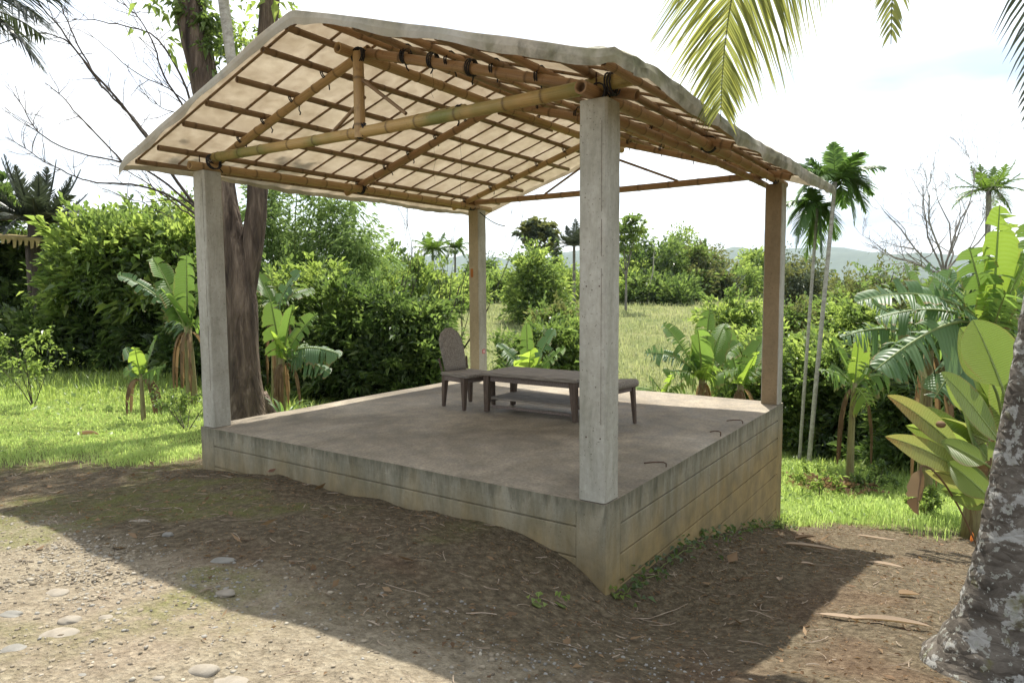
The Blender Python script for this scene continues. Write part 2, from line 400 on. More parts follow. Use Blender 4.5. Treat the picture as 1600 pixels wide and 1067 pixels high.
M['banana'] = leafmat('banana_leaf', (.07, .13, .03), (.11, .19, .042), (.17, .245, .06), (.34, .48, .09), .38, .44, .35, 190)
M['banana_blue'] = leafmat('waxy_banana_leaf', (.055, .115, .05), (.09, .16, .07), (.14, .21, .095), (.24, .38, .09), .30, .46, .4, 190)
M['banana_yellow'] = leafmat('yellow_green_banana_leaf', (.14, .22, .03), (.19, .275, .045), (.245, .32, .06), (.46, .60, .09), .44, .44, .35, 190)  # lighter, yellower green than the plain banana leaf
M['calathea'] = leafmat('broad_paddle_leaf', (.125, .185, .045), (.18, .245, .06), (.245, .30, .08), (.40, .50, .09), .36, .38, .45, 210)
M['calathea_yellow'] = leafmat('yellowing_paddle_leaf', (.19, .23, .075), (.235, .255, .085), (.27, .27, .09), (.42, .44, .13), .30, .42, .4, 210, (.42, .20, .05))
M['stem'] = simple('green_stem', (.10, .14, .03), (.18, .21, .06), 8, .5, (1, 1, .3))
M['stem_dry'] = simple('fibrous_banana_stem', (.14, .11, .06), (.24, .22, .10), 5, .7, (4, 4, .5), .5, .01, .2, 6, (.10, .06, .03))
M['palm_leaf'] = leafmat('palm_leaflet', (.04, .075, .015), (.075, .12, .025), (.13, .17, .04), (.26, .40, .05), .36, .4)
M['palm_green'] = leafmat('fresh_palm_leaflet', (.045, .095, .025), (.08, .14, .04), (.14, .20, .065), (.28, .44, .08), .36, .4)
M['palm_yellow'] = leafmat('yellowing_coconut_leaflet', (.07, .085, .03), (.16, .175, .05), (.31, .285, .08), (.42, .43, .12), .38, .42)
M['palm_dark'] = leafmat('dark_palm_leaflet', (.022, .028, .02), (.045, .055, .04), (.085, .095, .075), (.08, .11, .05), .2, .45)
def bark(name, c1, c2, c3, sc_=7, st=(1, 1, .25), lichen=None, bd=.02):
    m, t, o = newmat(name); v = coords(t, st); f = noise(t, v, sc_, 7, .65, .5)
    vo = nd(t, 'ShaderNodeTexVoronoi', feature='DISTANCE_TO_EDGE'); vo.inputs['Scale'].default_value = sc_*2.2; t.links.new(v, vo.inputs['Vector'])
    col = ramp(t, f, [(.3, c1), (.5, c2), (.7, c3)])
    if lichen:
        p = wpos(t); a = noise(t, p, 10, 7, .66, .2)
        col = mix(t, mth(t, 'MULTIPLY', ramp(t, a, [(.54, 0.0), (.57, 1.0)]), .8), col, lichen[0])
        b = noise(t, mth_vec(t, p, 5.3), 27, 4, .6, .1)
        col = mix(t, ramp(t, b, [(.60, 0.0), (.62, 1.0)]), col, lichen[1])
        c_ = noise(t, mth_vec(t, p, 11.7), 6, 5, .6)
        col = mix(t, mth(t, 'MULTIPLY', ramp(t, c_, [(.62, 0.0), (.72, 1.0)]), .8), col, lichen[2])
    h = mth(t, 'ADD', f, mth(t, 'MULTIPLY', mth(t, 'MINIMUM', vo.outputs['Distance'], .25), 1.5))
    finish(t, o, col, .85, h, .7, bd, .2)
    return m
def mth_vec(t, p, off):
    a = nd(t, 'ShaderNodeVectorMath', operation='ADD'); t.links.new(p, a.inputs[0]); a.inputs[1].default_value = (off, off, off); return a.outputs[0]
M['bark'] = bark('furrowed_brown_bark', (.028, .020, .015), (.095, .070, .051), (.22, .17, .125), 9, (1, 1, .13), bd=.05)
M['bark_grey'] = bark('grey_bark', (.09, .08, .07), (.18, .165, .145), (.29, .27, .24), 6, (1, 1, .3))
M['bark_pale'] = bark('pale_palm_bark', (.22, .20, .17), (.36, .34, .29), (.48, .46, .41), 9, (1, 1, 1.6), bd=.008)
M['bark_dark'] = bark('dark_twig_bark', (.03, .025, .02), (.065, .052, .042), (.11, .09, .075), 6, (1, 1, .3), bd=.006)
M['bark_lichen'] = bark('lichen_coconut_bark', (.035, .029, .023), (.09, .077, .062), (.17, .15, .125), 5, (1, 1, 1.6),
                        ((.33, .325, .30), (.25, .25, .215), (.12, .115, .04)), .02)
M['stone'] = simple('river_stone', (.17, .145, .11), (.26, .23, .185), 9, .85, bs=.4, c3=(.22, .20, .165))
M['stone_grey'] = simple('grey_stone', (.15, .142, .122), (.23, .22, .195), 9, .85, bs=.4)
def pebble_mat():
    m, t, o = newmat('gravel_pebble'); g = nd(t, 'ShaderNodeNewGeometry')
    col = ramp(t, g.outputs['Random Per Island'], [(0, (.12, .10, .075)), (.35, (.22, .185, .135)), (.65, (.31, .265, .195)), (.85, (.24, .23, .205)), (1, (.38, .34, .27))])
    finish(t, o, col, .85, noise(t, wpos(t), 60, 4), .3, .004, .2); return m
M['pebble'] = pebble_mat()

# ------------------------------------------------------------------ ground
def ground_masks(x, y):
    s = (x-CAM[0])*HX+(y-CAM[1])*HY; t = (x-CAM[0])*HY-(y-CAM[1])*HX
    wob = (vnoise(x, y, .9, 11)-.5)*1.0+(vnoise(x, y, .3, 12)-.5)*.45
    # gravel drive in front of the pavilion
    gv = sstep(-(x+1.75+.06*(y-1))+wob*.6, -.25, .5)*sstep(9.0-y+wob*2, 0, 2.5)*sstep(y+2.2+x*.2+wob, -.5, .6)
    # lawn on both sides
    gl = sstep(y-6.1+wob*1.6-.25*np.minimum(x, 0)*-1, -.5, .9)*sstep(s-7.0+wob, 0, 1.5)
    gr = sstep(s-9.0+wob*1.2, -.7, .9)*sstep(t-2.0, 0, .4)
    gf = sstep(s-12, 0, 2)
    ga = np.clip(np.maximum(np.maximum(gl, gr), gf), 0, 1)
    mo = sstep(vnoise(x, y, 1.1, 21)*.6+vnoise(x, y, .35, 22)*.4, .52, .72)*sstep(-x+.6, 0, .8)*sstep(y-.2, 0, 1.2)*sstep(x+3.6, 0, .8)
    rd = sstep(vnoise(x, y, 1.3, 31)*.6+vnoise(x, y, .4, 32)*.4, .50, .72)*sstep(2.4-y, 0, 1.5)
    fd = sstep(s-24, 0, 10)
    return gv, ga, mo, rd, fd
def axis(lo, hi, fine, out):
    a = np.arange(lo, hi+fine/2, fine); g = []; d = fine; p = hi
    while p < out: d *= 1.14; p += d; g.append(p)
    b = []; d = fine; p = lo
    while p > -out: d *= 1.14; p -= d; b.append(p)
    return np.concatenate([b[::-1], a, g])
ax = axis(-5.5, 7, .065, 6000); ay = axis(-4.5, 9, .065, 6000)
X, Y = np.meshgrid(ax, ay, indexing='ij')
Z = gzm(X, Y)
gv, ga, mo, rd, fd = ground_masks(X, Y)
g = Geo(); ix = np.arange(X.size).reshape(X.shape)
g.add(np.stack([X, Y, Z], -1), np.stack([ix[:-1, :-1], ix[1:, :-1], ix[1:, 1:], ix[:-1, 1:]], -1).reshape(-1, 4))
def ground_mat():
    m, t, o = newmat('earth_gravel_and_lawn'); p = wpos(t)
    f = noise(t, p, 1.3, 8, .65); f2 = noise(t, p, 17, 7, .72); f3 = noise(t, p, 70, 4, .7)
    soil = ramp(t, f2, [(.28, (.045, .036, .023)), (.5, (.13, .103, .066)), (.72, (.27, .222, .148))])
    soil = mix(t, mth(t, 'MULTIPLY', attr(t, 'red'), .28), soil, ramp(t, f2, [(.3, (.11, .05, .03)), (.7, (.23, .115, .07))]))
    vo = nd(t, 'ShaderNodeTexVoronoi'); vo.inputs['Scale'].default_value = 42; t.links.new(p, vo.inputs['Vector'])
    grav = ramp(t, f2, [(.28, (.19, .155, .105)), (.5, (.33, .28, .20)), (.74, (.45, .395, .295))])
    grav = mix(t, .35, grav, ramp(t, vo.outputs['Color'], [(.1, .45), (.9, 1.25)]), 'MULTIPLY')
    grav = mix(t, mth(t, 'MULTIPLY', attr(t, 'red'), .20), grav, (.29, .20, .15))
    grass = ramp(t, f2, [(.3, (.12, .16, .035)), (.55, (.22, .27, .065)), (.75, (.31, .32, .11))])
    field = ramp(t, noise(t, p, .35, 8, .7), [(.3, (.105, .14, .045)), (.5, (.185, .205, .075)), (.7, (.275, .26, .12))])
    field = mix(t, .4, field, ramp(t, noise(t, p, 2.2, 6, .75), [(.3, .4), (.7, 1.2)]), 'MULTIPLY')
    moss = ramp(t, f3, [(.3, (.085, .10, .02)), (.7, (.21, .22, .06))])
    col = mix(t, attr(t, 'gravel'), soil, grav)
    col = mix(t, mth(t, 'MULTIPLY', mth(t, 'MULTIPLY', attr(t, 'moss'), ramp(t, noise(t, p, 6, 6, .7), [(.36, .05), (.62, 1.0)])), .75), col, moss)
    col = mix(t, attr(t, 'lawn'), col, grass)
    col = mix(t, attr(t, 'field'), col, field)
    col = mix(t, .35, col, ramp(t, f3, [(.3, .5), (.7, 1.2)]), 'MULTIPLY')
    col = mix(t, .35, col, ramp(t, f, [(.3, .65), (.7, 1.15)]), 'MULTIPLY')
    h = mth(t, 'ADD', mth(t, 'MULTIPLY', f3, .5), mth(t, 'ADD', f2, mth(t, 'MULTIPLY', vo.outputs['Distance'], .6)))
    finish(t, o, col, .95, h, 1.0, .03, .12)
    return m
gm = g.mesh('ground', ground_mat(), True)
for nm, arr in (('gravel', gv), ('lawn', ga), ('moss', mo), ('red', rd), ('field', fd)):
    a_ = gm.attributes.new(nm, 'FLOAT', 'POINT'); a_.data.foreach_set('value', arr.astype(np.float32).ravel())
setp(link('ground', gm), kind='structure')

# distant hills
def hills(name, dist, tops, seed, mat, half=1.1):
    g = Geo(); n = 160; th = np.linspace(YAW-half, YAW+half, n)
    hgt = np.interp(th, np.linspace(YAW-half, YAW+half, len(tops)), tops)
    rows = []
    for k, fr in enumerate(np.linspace(0, 1, 12)):
        r = dist*(1+.35*fr); prof = math.sin(fr*math.pi/2)
        x = CAM[0]+r*np.cos(th); y = CAM[1]+r*np.sin(th)
        z = -14+(hgt*(.75+.5*vnoise(x, y, dist*.12, seed)))*prof+(vnoise(x, y, dist*.03, seed+1)-.5)*hgt*.18
        rows.append(np.stack([x, y, z], -1))
    V = np.stack(rows); ii = np.arange(12*n).reshape(12, n)
    g.add(V, np.stack([ii[:-1, :-1], ii[:-1, 1:], ii[1:, 1:], ii[1:, :-1]], -1).reshape(-1, 4))
    return setp(g.build(name, mat, None, True), kind='structure')
M['hill'] = simple('forested_hill', (.03, .05, .022), (.06, .085, .035), .02, .95)
hills('hills', 1500, [34, 30, 28, 24, 28, 34, 33, 30, 26, 26], 41, M['hill'])
hills('mountains', 4200, [200, 190, 215, 265, 275, 225, 215, 200, 195, 180], 47, M['hill'])

# ------------------------------------------------------------------ pavilion
PW, PD, H, PS = 4.97, 4.99, 2.75, 0.21      # depth along y, length along x, pillar height, pillar side
YR, ZR, SL = 2.52, 3.73, 0.3167             # ridge line, tarp height at the ridge, roof slope
def zt(y): return ZR-SL*abs(y-YR)
pav = thing('open_pavilion', 'open concrete and bamboo pavilion under a weathered tarpaulin gable roof', 'pavilion', (2.5, 2.5, 0))
PO = NW([2.5, 2.5, 0])
def pp(g, name, mat, smooth=False, parent=None):
    g2 = Geo(); g2.F, g2.A, g2.U, g2.n = g.F, g.A, g.U, g.n; g2.V = [v-PO for v in g.V]
    o = g2.build(name, mat, pav if parent is None else parent, smooth)
    return o
# platform: a slab on a core, with the rendered wall courses set proud so that the joints are recessed
gg = Geo().add(*box(.016, PD-.016, .016, PW-.016, -2.3, -.10))
plat = pp(gg, 'platform', M['wall'])
gg = Geo()
nx, ny = 60, 60
xs = np.linspace(0, PD, nx); ys = np.linspace(0, PW, ny)
XX, YY = np.meshgrid(xs, ys, indexing='ij')
ZZ = -.004+(vnoise(XX, YY, .7, 61)-.5)*.006
e = np.minimum(np.minimum(XX, PD-XX), np.minimum(YY, PW-YY)); ZZ = ZZ-(e < .001)*.006
ii = np.arange(nx*ny).reshape(nx, ny)
gg.add(np.stack([XX, YY, ZZ], -1), np.stack([ii[:-1, :-1], ii[1:, :-1], ii[1:, 1:], ii[:-1, 1:]], -1).reshape(-1, 4))
rim = np.concatenate([ii[:, 0], ii[-1, 1:], ii[-2::-1, -1], ii[0, -2:0:-1]])
top = np.stack([XX, YY, ZZ], -1).reshape(-1, 3)[rim]; bot = top.copy(); bot[:, 2] = -.0985
k = len(rim); j = np.arange(k)
pp(gg, 'floor_slab', M['floor'], True, plat)
pp(Geo().add(np.concatenate([top, bot]), np.stack([j, j+k, (j+1) % k+k, (j+1) % k], -1)), 'slab_edge', M['wall'], False, plat)
rng = np.random.default_rng(3)
GR = [-.205, -.43, -.66, -.89, -1.12, -1.35, -1.58]
def course(x0, x1, y0, y1, z0, z1, name='wall_course'):
    bevel(pp(Geo().add(*box(x0, x1, y0, y1, z0, z1)), name, M['wall'], False, plat), .004, 1)
ztop = -.012
for side in range(4):
    z1 = -.0988
    for k, zc in enumerate(GR):
        z0 = zc+.006
        o_ = rng.uniform(-.0015, .0015)
        if side == 0: course(o_, .03, .235, PW-.235, z0, z1)
        elif side == 1: course(.235, PD-.235, o_, .03, z0, z1)
        elif side == 2 and k < 4: course(PD-.03, PD-o_, .235, PW-.235, z0, z1)
        elif side == 3 and k < 3: course(.235, PD-.235, PW-.03, PW-o_, z0, z1)
        z1 = zc-.006
        if (side == 0 and k == 2): break
for cx, cy_ in ((0, 0), (PD, 0), (0, PW), (PD, PW)):
    x0, x1 = (-.001, .2345) if cx == 0 else (PD-.2345, PD+.001)
    y0, y1 = (-.001, .2345) if cy_ == 0 else (PW-.2345, PW+.001)
    course(x0, x1, y0, y1, -2.2, -.0985, 'corner_pier')
# pillars
def pillar(x, y, mat, seed, front=None):
    g = Geo(); rg = np.random.default_rng(seed); n = 26
    prof = NW([(0.012, 0), (PS-.012, 0), (PS, .012), (PS, PS-.012), (PS-.012, PS), (.012, PS), (0, PS-.012), (0, .012)])
    V = []
    for i, z in enumerate(np.linspace(-.003, H, n)):
        jit = rg.normal(0, .0012, prof.shape)
        sc_ = 0.985 if i == n-1 else 1.0
        V.append(np.column_stack([x+PS/2+(prof[:, 0]-PS/2)*sc_+jit[:, 0], y+PS/2+(prof[:, 1]-PS/2)*sc_+jit[:, 1], np.full(8, z)]))
    V = np.concatenate(V); ix = np.arange(n*8).reshape(n, 8)
    g.add(V, [np.stack([ix[:-1], np.roll(ix[:-1], -1, 1), np.roll(ix[1:], -1, 1), ix[1:]], -1).reshape(-1, 4), ix[-1][None]])
    o = pp(g, 'pillar', mat)
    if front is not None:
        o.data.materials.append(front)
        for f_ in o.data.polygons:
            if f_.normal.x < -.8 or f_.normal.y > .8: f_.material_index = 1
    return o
XL, YL = PD-.03-PS, PW-.03-PS
pn = pillar(.01, .01, M['pillar'], 1); pl = pillar(.01, YL, M['pillar'], 2)
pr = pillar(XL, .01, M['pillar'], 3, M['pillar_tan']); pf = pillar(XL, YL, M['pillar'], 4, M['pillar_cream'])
pn['label'] = 'grey weathered pillar at the near corner'; pl['label'] = 'pale grey pillar in front of the forked tree'
pr['label'] = 'brown stained pillar beside the slender palms'; pf['label'] = 'cream pillar behind the chair with a red square'
# tie-bolt holes with rust rims on the near pillar and the left one
for (px_, py_, z_) in ((.0, .16, .45), (.0, .05, .45), (0, .16, .95), (0, .05, .95), (0, .16, 1.5), (0, .06, 1.5), (0, .17, 2.1), (0, .06, 2.1)):
    pp(Geo().add(*tube([(.0085, py_, z_), (.013, py_, z_)], .006, 8)[:2]), 'tie_hole', M['rust'], False, pn)
for z0, z1 in ((.55, .98), (1.02, 1.62), (1.7, 1.95), (2.0, 2.6)): pp(Geo().add(*box(.0075, .0093, .0445, .0462, z0, z1)), 'joint_line', M['rust'], False, pn)
for z0, z1 in ((.40, 1.1), (1.2, 1.9), (2.0, 2.66)): pp(Geo().add(*box(.0075, .0093, YL+.031, YL+.0327, z0, z1)), 'joint_line', M['rust'], False, pl)
# red number square and an orange mark on the far pillar
xs_, ys_ = XL, YL
pp(Geo().add(*box(xs_+.075, xs_+.145, ys_-.0045, ys_-.0015, .40, .47)), 'number_plate', M['red'], False, pf)
def glyph_bars(x0, z0, w_, h_, segs):
    g = Geo()
    for (a, b, c, d) in segs: g.add(*box(x0+a*w_, x0+c*w_, ys_-.0065, ys_-.0046, z0+b*h_, z0+d*h_))
    return g
pp(glyph_bars(xs_+.090, .412, .040, .046, [(0, 0, .22, 1), (.45, .82, 1, 1), (.45, .41, 1, .59), (.45, 0, 1, .18), (.8, .18, 1, .41), (.8, .59, 1, .82)]), 'number', M['white'], False, pf)
pp(Geo().add(*box(xs_-.0045, xs_-.0015, ys_+.115, ys_+.165, 1.66, 1.80)), 'rust_patch', M['orange'], False, pf)

def bamboo(p0, p1, r, name, mat, seed, node=.30, bend=.012, sides=10, parent=None, taper=.06):
    rg = np.random.default_rng(seed); p0 = NW(p0, float); p1 = NW(p1, float); L = np.linalg.norm(p1-p0)
    side = nrm(np.cross(p1-p0, NW([.3, .2, 1.0]))); b = rg.normal(0, bend, 2)*L/3
    ss, rr, aa = [0], [1.0], [0]
    s = rg.uniform(.08, node)
    while s < L-.05:
        for ds, k_, a in ((-.022, 1, 0), (-.008, 1.10, .5), (0, 1.02, 1), (.008, 1.08, .5), (.022, 1, 0)):
            ss.append(s+ds); rr.append(k_); aa.append(a)
        s += node*rg.uniform(.8, 1.2)
    ss.append(L); rr.append(1.0); aa.append(0)
    ss = NW(ss); t = ss/L
    P = p0+(p1-p0)*t[:, None]+side*(np.sin(t*math.pi)*b[0])[:, None]+NW([0, 0, 1.0])*(np.sin(t*math.pi)*b[1])[:, None]
    rad = r*NW(rr)*(1-taper*t)
    V, F, A, uv = tube(P, rad, sides, NW(aa), cap=False)
    g = Geo().add(V, F, A, uv+rg.uniform(0, 50))
    # hollow ends: an annulus and a recessed diaphragm
    for e_, dr in ((0, 1), (-1, -1)):
        T = nrm(P[1]-P[0]) if e_ == 0 else nrm(P[-2]-P[-1])
        n = sides; ring = V[:n] if e_ == 0 else V[-n:]
        c = ring.mean(0); inn = c+(ring-c)*.72; deep = inn+T*.05
        j = np.arange(n); q1 = np.stack([j, (j+1) % n, (j+1) % n+n, j+n], -1); q2 = q1+n
        g.add(np.concatenate([ring, inn, deep]), [q1, q2, (np.arange(n)+2*n)[None]], np.concatenate([np.zeros(2*n), np.ones(n)]))
    return pp(g, name, mat, True, parent)
PC = .115
bamboo((-.14, PC+.01, 2.795), (5.3, PC, 2.795), .047, 'wall_plate', M['bamboo_brown'], 11, .36)
bamboo((-.08, PW-PC-.02, 2.795), (5.25, PW-PC, 2.795), .047, 'wall_plate', M['bamboo'], 12, .36)
bamboo((.42, .36, 2.80), (5.2, .33, 2.80), .040, 'wall_plate', M['bamboo_brown'], 17, .36)
bamboo((.10, -.14, 2.865), (.10, PW-.30, 2.885), .050, 'tie_beam', M['bamboo_green'], 13, .40, .004)
bamboo((.20, 1.35, 2.91), (.20, 2.9, 2.885), .036, 'tie_beam', M['bamboo_green'], 19, .40, .004)
bamboo((4.78, -.1, 2.87), (4.78, PW+.05, 2.87), .045, 'tie_beam', M['bamboo_brown'], 14, .40, .006)
bamboo((-.05, YR+.02, 3.545), (5.45, YR, 3.545), .048, 'ridge_pole', M['bamboo'], 15, .38, .004)
bamboo((.10, YR-.07, 2.80), (.10, YR-.07, 3.53), .050, 'king_post', M['bamboo'], 16, .42, .0)
bamboo((4.78, YR-.07, 2.85), (4.78, YR-.07, 3.52), .045, 'king_post', M['bamboo'], 18, .42, .0)
k = 20
for x, m_ in ((.24, 'bamboo'), (2.34, 'bamboo_brown'), (4.62, 'bamboo')):
    for sgn in (1, -1):
        y0 = YR-sgn*.06; y1 = YR+sgn*2.62
        bamboo((x, y0, zt(y0)-.118), (x, y1, zt(y1)-.112), .043 if x != 2.34 else .047, 'rafter', M[m_ if sgn > 0 else 'bamboo_brown'], k, .33, .004); k += 1
PUR = [.17, .51, .98, 1.43, 1.84, 2.36, 2.70]
for sgn in (1, -1):
    for q, dy in enumerate(PUR):
        y = YR+sgn*dy; rg = np.random.default_rng(100+k)
        bamboo((-.40+rg.uniform(-.05, .06), y, zt(y)-.05), (5.55+rg.uniform(-.08, .05), y+rg.uniform(-.015, .015), zt(y)-.05), .031 if q < 6 else .027, 'purlin', M['bamboo_dark' if sgn > 0 or q % 2 else 'bamboo_brown'], k, .4, .002, 8); k += 1
xb = -.38
rg = np.random.default_rng(5)
while xb < 5.6:
    for sgn in (1, -1):
        x2 = xb+rg.normal(0, .03); y1 = YR+sgn*(2.70+rg.uniform(-.03, .03))
        bamboo((xb, YR+sgn*.02, zt(YR)-.020), (x2, y1, zt(y1)-.016), .013, 'batten', M['bamboo_dark'], k, .5, .002, 5); k += 1
    xb += .375+rg.normal(0, .02)
# thin braces
for a, b in (((.10, YR-.03, 3.35), (.10, YR-.62, 2.93)), ((.12, YR-.12, 3.15), (.14, YR+.42, 2.86)), ((4.78, YR+.0, 3.4), (4.78, YR+.95, 2.90)),
             ((4.78, YR-.1, 3.35), (4.78, YR-1.15, 2.90)), ((2.34, YR+.05, 3.48), (3.4, YR-.02, 3.46))):
    bamboo(a, b, .017, 'brace', M['bamboo_dark'], k, .35, .0, 7); k += 1
def lash(c, axis, r, seed, turns=3, name='lashing'):
    rg = np.random.default_rng(seed); axis = nrm(axis); u = nrm(np.cross(axis, NW([.31, .52, .8]))); v = np.cross(axis, u)
    th = np.linspace(0, 2*math.pi*turns, 14*turns); s = np.linspace(-.018, .018, len(th))*turns/2
    P = NW(c)+np.outer(np.cos(th)*r*(1+.05*np.sin(th*1.7)), u)+np.outer(np.sin(th)*r, v)+np.outer(s, axis)
    tail = P[-1]+np.cumsum(rg.normal(0, .008, (5, 3))+NW([0, 0, -.016]), 0)
    pp(Geo().add(*tube(np.concatenate([P, tail]), .0065, 5)[:2]), name, M['rubber'], True)
for x in (.24, 2.34, 4.62):
    for sgn in (1, -1):
        for q, dy in enumerate(PUR[1:6]):
            y = YR+sgn*dy
            lash((x, y, zt(y)-.085), (0, 1, -sgn*SL), .062, int(x*10)+q+50*(sgn+1), 2)
for c, a_, r in (((.10, .02, 2.85), (0, 1, 0), .075), ((.10, PW-.30, 2.84), (0, 1, 0), .078), ((.10, YR-.07, 2.87), (1, 0, .2), .07), ((.10, YR-.07, 3.50), (1, 0, 0), .068),
                 ((.06, .10, 2.80), (1, 0, 0), .06), ((4.72, .10, 2.82), (0, 1, 0), .075), ((4.72, PW-.13, 2.82), (0, 1, 0), .075), ((2.34, .115, 2.83), (1, 0, 0), .075),
                 ((2.34, PW-.115, 2.83), (1, 0, 0), .075), ((.20, 1.40, 2.90), (0, 1, 0), .045), ((.24, YR-.5, 3.45), (0, 1, .3), .06), ((.24, YR-.8, 3.36), (0, 1, .3), .06), ((.24, YR-1.2, 3.23), (0, 1, .3), .062)):
    lash(c, a_, r, int(abs(c[1])*97), 3)
# steel pins holding the plates on the pillars
for cx, cy_ in ((.09, .09), (.09, PW-.13), (4.85, .1), (4.85, PW-.13)):
    for dx in (-.04, .05):
        pp(Geo().add(*tube([(cx+dx, cy_+.02, 2.70), (cx+dx, cy_+.02, 2.93)], .006, 6)[:2]), 'steel_pin', M['rust'], True)
# threads hanging from the roof, loose wire at the far pillar
for (x, y, l) in ((2.4, 3.6, .45), (2.55, 3.3, .9), (3.9, 1.6, .5), (4.9, .3, .35), (.9, 2.3, .25)):
    z = zt(y)-.12; P = NW([(x+.01*math.sin(i), y+.012*math.sin(i*1.7), z-l*i/6) for i in range(7)])
    pp(Geo().add(*tube(P, .0016, 4)[:2]), 'string', M['rubber'], True)
pp(Geo().add(*tube(bez([(4.8, PW-.20, 2.74), (4.8, PW-.35, 2.62), (4.85, PW-.48, 2.5), (4.88, PW-.68, 2.47)], 10), .008, 5)[:2]), 'loose_wire', M['rubber'], True)
# rebar hooks left standing along the slab edge
for (x, l, hz) in ((1.18, .17, .035), (2.6, .10, .05), (3.35, .16, .03)):
    P = [(x, .04, -.03), (x, .04, hz*.6), (x-.012, .058, hz*.6+.012), (x-l*.35, .04+l*.5, hz*.6+.014), (x-l*.62, .04+l*.9, hz*.6+.006)]
    pp(Geo().add(*tube(P, .006, 6)[:2]), 'rebar_hook', M['rust'], True)
# tarpaulin roof sheet
def tarp():
    x0, x1, y0, y1 = -.53, 5.67, -.42, 5.37
    nx, ny = 104, 110
    us = np.concatenate([[x0, x0], np.linspace(x0, x1, nx), [x1, x1]]); vs = np.concatenate([[y0, y0], np.linspace(y0, y1, ny), [y1, y1]])
    U_, V_ = np.meshgrid(us, vs, indexing='ij')
    Zb = ZR-SL*np.sqrt((V_-YR)**2+.0016)
    ph = (U_-x0)/.375*math.pi
    Zb = Zb-.010*np.abs(np.sin(ph))-.016*vnoise(U_, V_, .33, 71)-.02*vnoise(U_, V_, 1.1, 72)+.018
    ed = np.minimum(V_-y0, y1-V_)
    Zb = Zb-sstep(.14-ed, 0, .14)*(.015+.05*vnoise(U_, V_*0, .8, 73))+.012
    xe = np.minimum(U_-x0, x1-U_); Zb = Zb-sstep(.14-xe, 0, .14)*(.012+.02*vnoise(U_*0, V_, .5, 74))
    mark = np.clip(sstep(.55-ed, 0, .4)+.5*sstep(.3-xe, 0, .3), 0, 1)*np.where(V_ < YR, 1.0, .35)
    # the hem: two last rows folded down and slightly in, wavy
    n0, n1 = Zb.shape
    hem = .06+.035*vnoise(U_*1.0, V_, .5, 75)+.014*vnoise(U_, V_, .12, 78)
    Zf = Zb.copy()
    for i, fr in ((1, .5), (0, 1.0)):
        Zb[i, :] -= hem[i, :]*fr; U_[i, :] += -.012+.05*fr*vnoise(V_[i, :], V_[i, :]*0, .3, 76)
        Zb[n0-1-i, :] -= hem[i, :]*fr*.8
        Zb[:, i] -= hem[:, i]*fr*1.25; V_[:, i] += -.02+.06*fr*vnoise(U_[:, i], U_[:, i]*0, .4, 77)
        Zb[:, n1-1-i] -= hem[:, i]*fr*.6; V_[:, n1-1-i] -= .02*fr
    Zb = np.maximum(Zb, Zf-.15)
    for i in (0, 1): mark[i, :] = np.where(V_[i, :] < .6, .8, .22); mark[:, i] = 1.0; mark[:, n1-1-i] = .3
    # gathered corner above the near pillar
    dc = np.hypot(U_-x0, V_-y0); ang = np.arctan2(V_-y0+.05, U_-x0+.05)
    Zb += sstep(.8-dc, 0, .8)*.018*np.sin(ang*17)*sstep(dc, 0, .2)+sstep(.45-dc, 0, .45)*.03
    for ci in (slice(0, 2), slice(n0-2, n0)):
        for cj in (slice(0, 2), slice(n1-2, n1)): Zb[ci, cj] = Zf[ci, cj]-.05
    ii = np.arange(n0*n1).reshape(n0, n1)
    g = Geo().add(np.stack([U_, V_, Zb], -1), np.stack([ii[:-1, :-1], ii[1:, :-1], ii[1:, 1:], ii[:-1, 1:]], -1).reshape(-1, 4), mark.ravel()+.001)
    o = pp(g, 'tarpaulin', M['tarp'], True)
    sm = np.ones((n0-1, n1-1), bool); sm[:3] = False; sm[:, :3] = False; sm[-3:] = False; sm[:, -3:] = False
    o.data.polygons.foreach_set('use_smooth', sm.ravel())
    so_ = o.modifiers.new('thickness', 'SOLIDIFY'); so_.thickness = .003; so_.offset = 1
tarp()

# ------------------------------------------------------------------ furniture on the platform
def prism(pts2, y0, y1):
    n = len(pts2); V = [(a, y0, b) for a, b in pts2]+[(a, y1, b) for a, b in pts2]; j = np.arange(n)
    return V, [np.stack([j, (j+1) % n, (j+1) % n+n, j+n], -1), j[::-1][None], (j+n)[None]]
def taper_leg(x, y, z0, z1, w0, w1, dx=0, dy=0):
    """leg thicker at the top, foot shifted by dx,dy"""
    V = [(x+dx+sx*w0, y+dy+sy*w0, z0) for sx, sy in ((-1, -1), (1, -1), (1, 1), (-1, 1))]+[(x+sx*w1, y+sy*w1, z1) for sx, sy in ((-1, -1), (1, -1), (1, 1), (-1, 1))]
    return V, NW([(3, 2, 1, 0), (4, 5, 6, 7), (0, 1, 5, 4), (1, 2, 6, 5), (2, 3, 7, 6), (3, 0, 4, 7)])
ZF = 0.0
# low table: long side runs towards the near pillar
tb = thing('low_table', 'long low wooden table with a slatted lower shelf standing on the platform', 'table', (2.66, 2.2, ZF))
tl, tw = .655, .345      # half length (y), half width (x)
o = Geo().add(*box(-tw, tw, -tl, tl, .445, .487)).build('table_top', M['wood_grey'], tb); bevel(o, .006)
for sx in (-1, 1): bevel(Geo().add(*box(sx*(tw-.06)-.012, sx*(tw-.06)+.012, -tl+.11, tl-.11, .375, .444)).build('apron', M['wood'], tb), .003, 1)
for sy in (-1, 1): bevel(Geo().add(*box(-tw+.10, tw-.10, sy*(tl-.06)-.012, sy*(tl-.06)+.012, .375, .444)).build('apron', M['wood'], tb), .003, 1)
for sx in (-1, 1):
    for sy in (-1, 1):
        bevel(Geo().add(*taper_leg(sx*(tw-.065), sy*(tl-.065), .001, .444, .026, .043, sx*-.004, sy*.02)).build('leg', M['wood_leg'], tb), .005)
